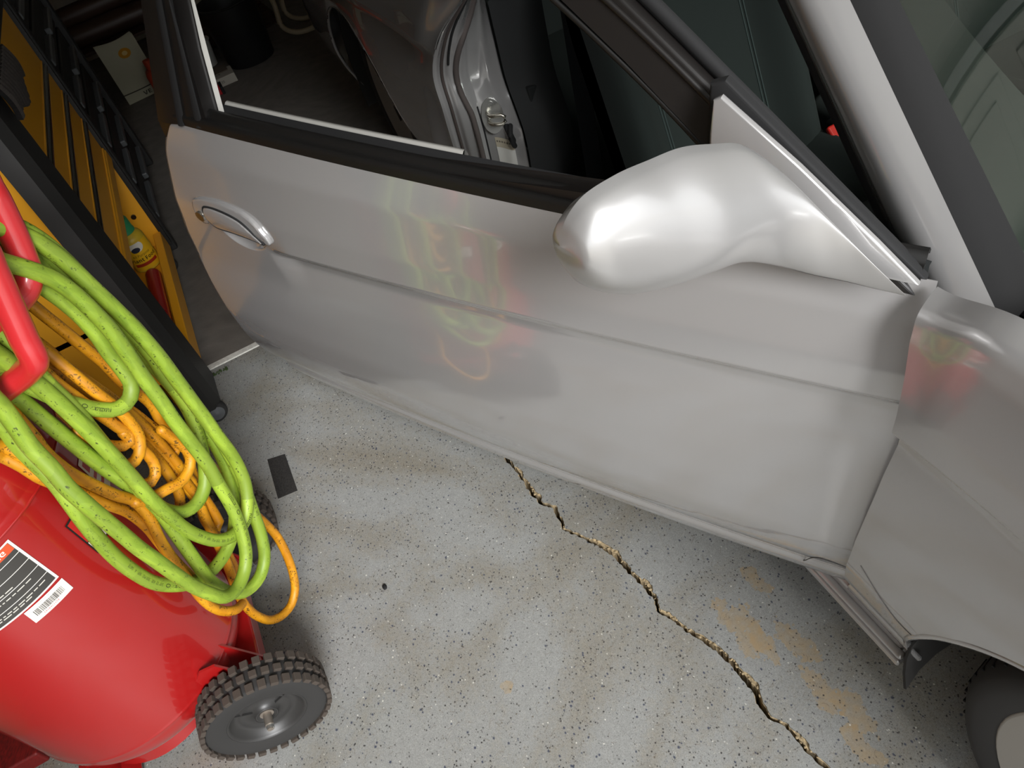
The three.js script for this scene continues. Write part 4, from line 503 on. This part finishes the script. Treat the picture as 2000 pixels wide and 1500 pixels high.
// ---------------------------------------------------------------- yellow rolling tool chest
{
  const c = thing('tool_chest', 'yellow rolling tool chest with black corner posts and black drawer bars', 'tool chest'), XA = -2.42, XB = -1.42, ZF = 0.9;
  const body = mesh('cabinet', merge([box(XA, XB, 0.42, 0.44, 0.93, 1.45, 0.003), box(XA, XA + 0.012, 0.06, 0.96, 0.903, 1.45, 0.003), box(XB - 0.012, XB, 0.20, 0.96, 0.925, 1.45, 0.003), box(XA, XB, 0.06, 0.96, 1.44, 1.452, 0.003), box(XA, XB, 0.065, 0.078, 0.93, 1.45, 0.003), box(XA, XB, 0.44, 0.96, 0.925, 0.935, 0.003)]), M.yellow, c);
  mesh('worktop', box(XA - 0.02, XB + 0.02, 0.965, 0.995, 0.87, 1.46, 0.008), M.chestBlack, c);
  const drawers = [[0.772, 0.955], [0.676, 0.740], [0.578, 0.645], [0.425, 0.548]];
  drawers.forEach(([y0, y1], i) => {
    const d = mesh('drawer', i < 3 ? box(XA + 0.03, XB - 0.1, y0, y1, ZF - 0.004, 0.93, 0.004) : merge([box(XA + 0.03, XB - 0.1, y0 + 0.03, y1, ZF - 0.004, 0.93, 0.004), box(XA + 0.03, XB - 0.1, y0, y0 + 0.045, ZF - 0.012, 0.92, 0.008), box(XA + 0.03, XB - 0.1, y0 + 0.04, y0 + 0.05, ZF - 0.009, 0.92, 0.004)]), M.yellow, c);
    if (i < 3) { mesh('drawer_lip', box(XA + 0.03, XB - 0.1, y0, y0 + 0.006, ZF - 0.0065, ZF + 0.01, 0.002), M.yellow, d); mesh('handle_bar', merge([move(cylX(0.0085, 0.0085, XB - XA - 0.13, 20), (XA + XB - 0.07) / 2, y0 - 0.014, ZF - 0.003), box(XA + 0.03, XB - 0.1, y0 - 0.032, y0 - 0.001, ZF - 0.005, 0.925, 0.003)]), M.glossBlack, d, 'glossy black full-width drawer bar'); }
  });
  const post = (x0, x1, s) => { const pts = s > 0 ? [[x0, 0.875], [x1 - 0.03, 0.875], [x1, 0.895], [x1, 0.935], [x0, 0.935]] : [[x0, 0.893], [x0 + 0.008, 0.887], [x1, 0.887], [x1, 0.903], [x0, 0.903]]; const sh = new THREE.Shape(pts.map(([x, z]) => new THREE.Vector2(x, -z))); const g = new THREE.ExtrudeGeometry(sh, { depth: 0.905, bevelEnabled: true, bevelSize: 0.006, bevelThickness: 0.004, bevelSegments: 3, bevelOffset: -0.006 }); g.rotateX(-Math.PI / 2); g.translate(0, 0.06, 0); return toCreasedNormals(g, 0.5); };
  mesh('corner_post', post(-1.555, -1.40, 1), M.chestBlack, c); mesh('corner_post', post(XA - 0.014, XA + 0.016, -1), M.chestBlack, c);
  mesh('base_rail', box(XA + 0.02, XB - 0.02, 0.052, 0.124, ZF - 0.003, 0.925, 0.003), M.yellow, c);
  mesh('side_rail', merge([box(XB - 0.01, XB + 0.004, 0.06, 0.2, 0.98, 1.45, 0.004)]), M.chestBlack, c);
  mesh('rivet', move(new THREE.CylinderGeometry(0.009, 0.009, 0.006, 16).rotateZ(Math.PI / 2), XA + 0.015, 0.21, 0.945), M.glossBlack, c);
  for (const [x, z] of [[-1.47, 0.915], [-1.47, 1.4], [-2.36, 0.94], [-2.36, 1.4]]) {
    const w = mesh('caster', (() => { const g = lathe([[0.012, -0.016], [0.026, -0.016], [0.03, -0.014], [0.033, -0.008], [0.033, 0.008], [0.03, 0.014], [0.026, 0.016], [0.012, 0.016]], 36); g.rotateZ(-Math.PI / 2); g.rotateY(0.2); g.translate(x + 0.045, 0.0335, z - 0.01); return g; })(), M.tire, c);
    mesh('caster_hub', (() => { const g = lathe([[0.0, 0.02], [0.006, 0.02], [0.008, 0.0165], [0.022, 0.0165], [0.024, 0.012]], 30); g.rotateZ(-Math.PI / 2); g.rotateY(0.2); g.translate(x + 0.045, 0.0335, z - 0.01); return g; })(), M.greyPlastic, w);
    mesh('caster_fork', merge([box(x + 0.0, x + 0.06, 0.055, 0.066, z - 0.03, z + 0.03, 0.004), box(x + 0.018, x + 0.024, 0.02, 0.06, z - 0.03, z + 0.012, 0.003)]), M.chestBlack, w);
  }
  base(c, -1.91, 0, 1.18);
}
// things on the open shelf of the chest
{
  const b = thing('plant_food_bottle', 'yellow plant food bottle with green cap on the chest shelf', 'bottle');
  const lab = canvasTex(512, 512, (x, w, h) => { x.fillStyle = '#e2b01c'; x.fillRect(0, 0, w, h); x.fillStyle = '#dcd8cc'; x.beginPath(); x.ellipse(256, 70, 110, 95, 0, 0, 7); x.fill(); x.fillStyle = '#2a2d3a'; x.beginPath(); x.ellipse(220, 120, 70, 48, 0, 0, 7); x.fill(); x.fillStyle = '#30260c'; x.textAlign = 'center'; x.font = '58px sans-serif'; x.fillText('All Purpose', 256, 250); x.font = 'bold 92px sans-serif'; x.fillText('Plant Food', 256, 345); x.fillStyle = '#a8321c'; x.fillRect(60, 380, 392, 58); });
  mesh('bottle_body', lathe([[0.0001, 0], [0.046, 0], [0.05, 0.006], [0.05, 0.125], [0.044, 0.14], [0.03, 0.15], [0.03, 0.156], [0.0001, 0.156]], 40), std({ color: RGB(0.62, 0.42, 0.03), roughness: 0.4 }), b);
  const lm = mesh('bottle_label', (() => { const g = new THREE.CylinderGeometry(0.0506, 0.0506, 0.11, 40, 1, true, -1.15, 2.3); g.translate(0, 0.066, 0); return g; })(), std({ map: lab, roughness: 0.4 }), b);
  mesh('bottle_cap', lathe([[0.034, 0.15], [0.036, 0.152], [0.036, 0.158], [0.034, 0.16], [0.034, 0.2], [0.03, 0.205], [0.0001, 0.205]], 36), phy({ color: RGB(0.04, 0.34, 0.14), roughness: 0.35 }), b, 'green screw cap');
  b.position.set(-2.29, 0.08, 0.978); b.rotation.y = 1.75; b.rotation.z = 0; b.scale.setScalar(0.96);
  const k = mesh('work_boot', (() => { const p = []; p.push(move(new RoundedBoxGeometry(0.2, 0.07, 0.08, 4, 0.03), 0, 0.04, 0), move(new RoundedBoxGeometry(0.1, 0.13, 0.085, 4, 0.035), -0.05, 0.1, 0)); for (let i = 0; i < 5; i++) p.push(tube([[0.02 - i * 0.012, 0.075 + i * 0.02, -0.042], [0.035 - i * 0.012, 0.09 + i * 0.02, 0], [0.02 - i * 0.012, 0.075 + i * 0.02, 0.042]], 0.005, { rad: 6 })); return merge(p); })(), phy({ color: RGB(0.016, 0.018, 0.018), roughness: 0.5 }), scene);
  k.position.set(-2.02, 0.079, 1.065); k.rotation.y = 0.3; tag(k, 'black rubber boot lying in front of the plant food bottle', 'boot');
  const t = mesh('red_steel_tube', tube([[-2.12, 0.125, 0.955], [-1.60, 0.125, 0.955]], 0.026, { rad: 20, ref: V(0, 1, 0) }), phy({ color: RGB(0.34, 0.012, 0.010), roughness: 0.25, clearcoat: 0.6 }), scene); tag(t, 'dark red glossy tube lying behind the chest base rail', 'tube');
}
// dark ribbed rubber flap standing by the chest's top drawer
{ const g = grid((u, v) => { const x = lerp(-1.74, -1.44, v); return [x, lerp(0.998, 0.925 + 0.012 * Math.sin(v * 9), u), 0.852 - 0.006 * Math.sin(u * 3) + 0.0025 * Math.sin(v * 70)]; }, 14, 90); const o = mesh('ribbed_glove', shell(g, 0.012), std({ map: mottled(54, 48, 44, 0.4, 20), roughness: 0.9 }), scene); tag(o, 'dark grey ribbed glove draped over the top edge of the yellow chest', 'glove'); }
{ const o = mesh('steel_plate', merge([box(-1.0, -0.66, 0.0, 0.045, 1.44, 1.6, 0.006), box(-0.95, -0.9, 0.045, 0.12, 1.46, 1.58, 0.006)]), std({ map: mottled(110, 16, 14, 0.35, 18), roughness: 0.6 }), scene); tag(o, 'dusty dark red steel plate on the floor behind the tank', 'steel plate'); }
// ---------------------------------------------------------------- black cabinet beyond the yellow chest
{
  const c = thing('storage_cabinet', 'black storage cabinet with grey drawer pulls beyond the yellow chest', 'cabinet');
  mesh('cabinet_body', box(-3.32, -2.46, 0.0, 1.12, 0.925, 1.45, 0.01), M.chestBlack, c);
  for (const x of [-3.32, -2.5]) mesh('edge_rail', box(x, x + 0.04, 0.0, 1.12, 0.885, 0.93, 0.008), M.chestBlack, c);
  for (let i = 0; i < 7; i++) { const y = 0.06 + i * 0.15, d = mesh('cabinet_drawer', box(-3.27, -2.51, y, y + 0.135, 0.905, 0.935, 0.006), M.chestBlack, c); for (const x of [-3.2, -2.83]) mesh('drawer_pull', box(x, x + 0.3, y + 0.05, y + 0.075, 0.885, 0.91, 0.006), M.greyPlastic, d); }
  base(c, -2.89, 0, 1.18);
}
// ---------------------------------------------------------------- clutter along the back
{
  const sack = thing('paper_sack', 'white paper sack with round orange mark against the back clutter', 'sack');
  const st = canvasTex(256, 512, (x, w, h) => { x.fillStyle = '#b9b59c'; x.fillRect(0, 0, w, h); x.fillStyle = '#c98a1a'; x.beginPath(); x.arc(150, 110, 40, 0, 7); x.fill(); x.fillStyle = '#dfc27a'; x.beginPath(); x.arc(150, 110, 18, 0, 7); x.fill(); x.fillStyle = '#4a463c'; x.fillRect(0, 420, 256, 10); x.font = 'bold 50px sans-serif'; x.fillText('VE', 120, 490); });
  mesh('sack_body', shell(grid((u, v) => [0.02 * Math.sin(Math.PI * u) * Math.sin(Math.PI * v), 0.30 * v, 0.10 - 0.2 * u], 12, 12), 0.06), std({ map: st, roughness: 0.8 }), sack); sack.position.set(-4.12, 0.001, 0.82); sack.rotation.y = 0.12;
  const jug = mesh('orange_jug', merge([move(new RoundedBoxGeometry(0.1, 0.16, 0.12, 4, 0.03), 0, 0.08, 0), move(new THREE.CylinderGeometry(0.02, 0.02, 0.05, 16), 0.0, 0.18, 0.02), tube([[0, 0.15, -0.03], [0, 0.2, -0.02], [0, 0.19, 0.02]], 0.008, { rad: 8 })]), M.orange, scene); jug.position.set(-3.98, 0.001, 0.70); tag(jug, 'orange red plastic jug in front of the white sack', 'jug');
  const roll = mesh('leather_roll', merge([tube([[-4.32, 0.33, 1.05], [-4.32, 0.33, 0.55]], 0.055, { rad: 18 }), tube([[-4.35, 0.42, 1.05], [-4.35, 0.43, 0.55]], 0.05, { rad: 18 })]), std({ color: RGB(0.055, 0.028, 0.018), roughness: 0.4 }), scene); tag(roll, 'dark brown leather rolls lying on a shelf above the white sack', 'leather roll');
  const shelf = thing('wooden_shelf', 'dark wooden shelf carrying brown rolls at the back', 'shelf'); mesh('shelf_board', box(-4.5, -4.2, 0.26, 0.275, 0.5, 1.1, 0.003), M.brown, shelf); for (const z of [0.52, 1.08]) mesh('shelf_leg', box(-4.48, -4.44, 0.0, 0.26, z - 0.02, z + 0.02, 0.003), M.brown, shelf); mesh('shelf_board', box(-4.6, -4.35, 0.55, 0.57, 0.4, 1.1, 0.003), M.brown, shelf); for (const z of [0.42, 1.08]) mesh('shelf_leg', box(-4.59, -4.55, 0, 0.55, z - 0.02, z + 0.02, 0.003), M.brown, shelf); base(shelf, -4.4, 0, 0.8);
  const tarp = mesh('folded_tarp', shell(grid((u, v) => [-4.45 - 0.1 * v + 0.01 * nz(u * 9, v * 9), 0.60 + 0.05 * v + 0.008 * nz(u * 6, v * 6, 3), lerp(1.0, 0.55, u)], 24, 10), 0.02), std({ map: mottled(62, 74, 84, 0.5, 16), roughness: 0.8 }), scene); tag(tarp, 'blue grey folded tarp on the upper shelf at the back', 'tarp');
  const bin = thing('rubbish_bin', 'round black rubbish bin on the floor at the back', 'bin'); mesh('bin_body', lathe([[0.0001, 0.004], [0.125, 0.004], [0.15, 0.30], [0.158, 0.302], [0.158, 0.312], [0.143, 0.312], [0.12, 0.012], [0.0001, 0.012]], 40), std({ color: RGB(0.012, 0.012, 0.013), roughness: 0.55 }), bin); mesh('bin_rim', move(new THREE.TorusGeometry(0.155, 0.006, 8, 40).rotateX(Math.PI / 2), 0, 0.308, 0), M.rubber, bin); bin.position.set(-4.02, 0, 0.235);
  const bundle = mesh('brown_bundle', (() => { const p = []; for (let i = 0; i < 11; i++) { const y = 0.36 + 0.018 * i + 0.008 * nz(i, 2), x = -4.62 + 0.02 * nz(i, 7); p.push(tube([[x, y - 0.07, 0.56], [x + 0.04, y, 0.46 + 0.01 * i], [x + 0.07 + 0.02 * nz(i, 4), y + 0.02, 0.28], [x + 0.04, y - 0.01, 0.12], [x, y - 0.03, -0.02 + 0.01 * i]], 0.022, { rad: 8 })); } return merge(p); })(), M.brown, scene); bundle.position.y = -0.34; bundle.position.x = 0.2; tag(bundle, 'bundle of dark brown folded leather behind the black bin', 'bundle');
  const bk = thing('paint_bucket', 'small white plastic bucket beside the black bin', 'bucket'); mesh('bucket_body', lathe([[0.0001, 0.002], [0.045, 0.002], [0.058, 0.125], [0.062, 0.127], [0.062, 0.135], [0.054, 0.135], [0.042, 0.01], [0.0001, 0.01]], 36), M.white, bk); mesh('bucket_rim', move(new THREE.TorusGeometry(0.061, 0.004, 8, 36).rotateX(Math.PI / 2), 0, 0.132, 0), M.white, bk); bk.position.set(-4.18, 0, 0.45);
  const fb = thing('flat_carton', 'flat white printed carton lying on the floor by the bucket', 'carton'); const ct = canvasTex(256, 64, (x) => { x.fillStyle = '#b7b2a6'; x.fillRect(0, 0, 256, 64); x.fillStyle = '#4a4640'; x.font = '26px sans-serif'; x.fillText('3235', 110, 42); }); mesh('carton_body', box(-3.93, -3.81, 0.0, 0.045, 0.36, 0.54, 0.003), std({ map: ct, roughness: 0.8 }), fb); mesh('carton_flap', box(-3.97, -3.87, 0.046, 0.05, 0.38, 0.52, 0.001), std({ color: RGB(0.16, 0.13, 0.10), roughness: 0.9 }), fb); base(fb, -3.92, 0, 0.42);
  const rt = thing('red_hand_tool', 'bright red box with black strip on the floor by the carton', 'box'); mesh('tool_body', box(-3.78, -3.72, 0.0, 0.05, 0.46, 0.53, 0.005), std({ color: RGB(0.5, 0.02, 0.025), roughness: 0.4 }), rt); mesh('tool_strip', box(-3.79, -3.715, 0.0, 0.04, 0.445, 0.459, 0.002), M.rubber, rt); base(rt, -3.75, 0, 0.49);
  const fan = mesh('orange_scoop', merge([box(-3.64, -3.52, 0.0, 0.03, 0.55, 0.66, 0.01), tube([[-3.58, 0.02, 0.6], [-3.7, 0.1, 0.56], [-3.9, 0.15, 0.53], [-4.05, 0.17, 0.51]], 0.028, { rad: 12 })]), std({ color: RGB(0.55, 0.05, 0.02), roughness: 0.5 }), scene); tag(fan, 'orange red long-handled scoop lying by the red box', 'scoop');
  const ch = thing('tube_chair', 'cream bent-tube chair frame standing at the back', 'chair'); const cream = std({ color: RGB(0.42, 0.36, 0.24), roughness: 0.4 });
  for (const dz of [0, -0.34]) mesh('leg', tube([[-4.25, 0.34, 0.02 + dz * 0.2], [-4.12, 0.18, 0.0 + dz * 0.2], [-4.1, 0.06, 0.01 + dz * 0.2], [-4.06, 0.018, -0.05 + dz * 0.2], [-4.05, 0.018, -0.35 + dz * 0.2]].map(([x, y, z]) => [x + dz * 0.5, y, z]), 0.014, { rad: 10 }), cream, ch); mesh('seat', box(-4.45, -4.2, 0.34, 0.36, -0.4, 0.0, 0.01), std({ color: RGB(0.2, 0.012, 0.015), roughness: 0.6 }), ch); base(ch, -4.2, 0, -0.15);
}
// ---------------------------------------------------------------- small things on the floor
{
  const t = mesh('grip_tape', (() => { const s = new THREE.Shape([[-1.176, 0.817], [-1.163, 0.768], [-1.02, 0.769], [-1.027, 0.822]].map(([x, z]) => new THREE.Vector2(x, -z))), g = new THREE.ExtrudeGeometry(s, { depth: 0.0012, bevelEnabled: false }); g.rotateX(-Math.PI / 2); return worldUV(g, 0.2); })(), std({ map: mottled(44, 42, 40, 0.5, 24), roughness: 0.85 }), scene); t.position.y = 0.0002; tag(t, 'short black strip of grip tape stuck to the grey floor', 'tape strip');
  const l = mesh('dry_leaf', shell(grid((u, v) => [-1.54 + 0.05 * u, 0.004 + 0.014 * Math.sin(3 * u) * (v - 0.5) ** 2 * 4, 0.905 + 0.012 * (v - 0.5) * Math.sin(Math.PI * u) * 2], 10, 6), 0.0006), std({ color: RGB(0.16, 0.06, 0.025), roughness: 0.9 }), scene); tag(l, 'small curled brown leaf beside the chest caster', 'leaf');
  const b = mesh('black_chip', (() => { const g = new THREE.IcosahedronGeometry(0.006, 1); g.scale(1.3, 0.5, 0.9); g.translate(-0.623, 0.003, 0.659); return g; })(), M.rubber, scene); tag(b, 'tiny black crumb lying on the open grey floor', 'crumb');
  const m = []; for (let i = 0; i < 40; i++) { const g = new THREE.IcosahedronGeometry(rr(0.002, 0.005), 0); g.scale(1, 0.5, 1); g.translate(-1.63 + rr(-0.008, 0.008), 0.002, 0.875 + rr(-0.03, 0.03)); m.push(g); } const o = mesh('moss', merge(m), std({ color: RGB(0.05, 0.08, 0.025), roughness: 1 }), scene); o.userData.kind = 'stuff'; o.userData.label = 'green moss growing along the white floor joint'; o.userData.category = 'moss';
}
renderer.render(scene, camera);
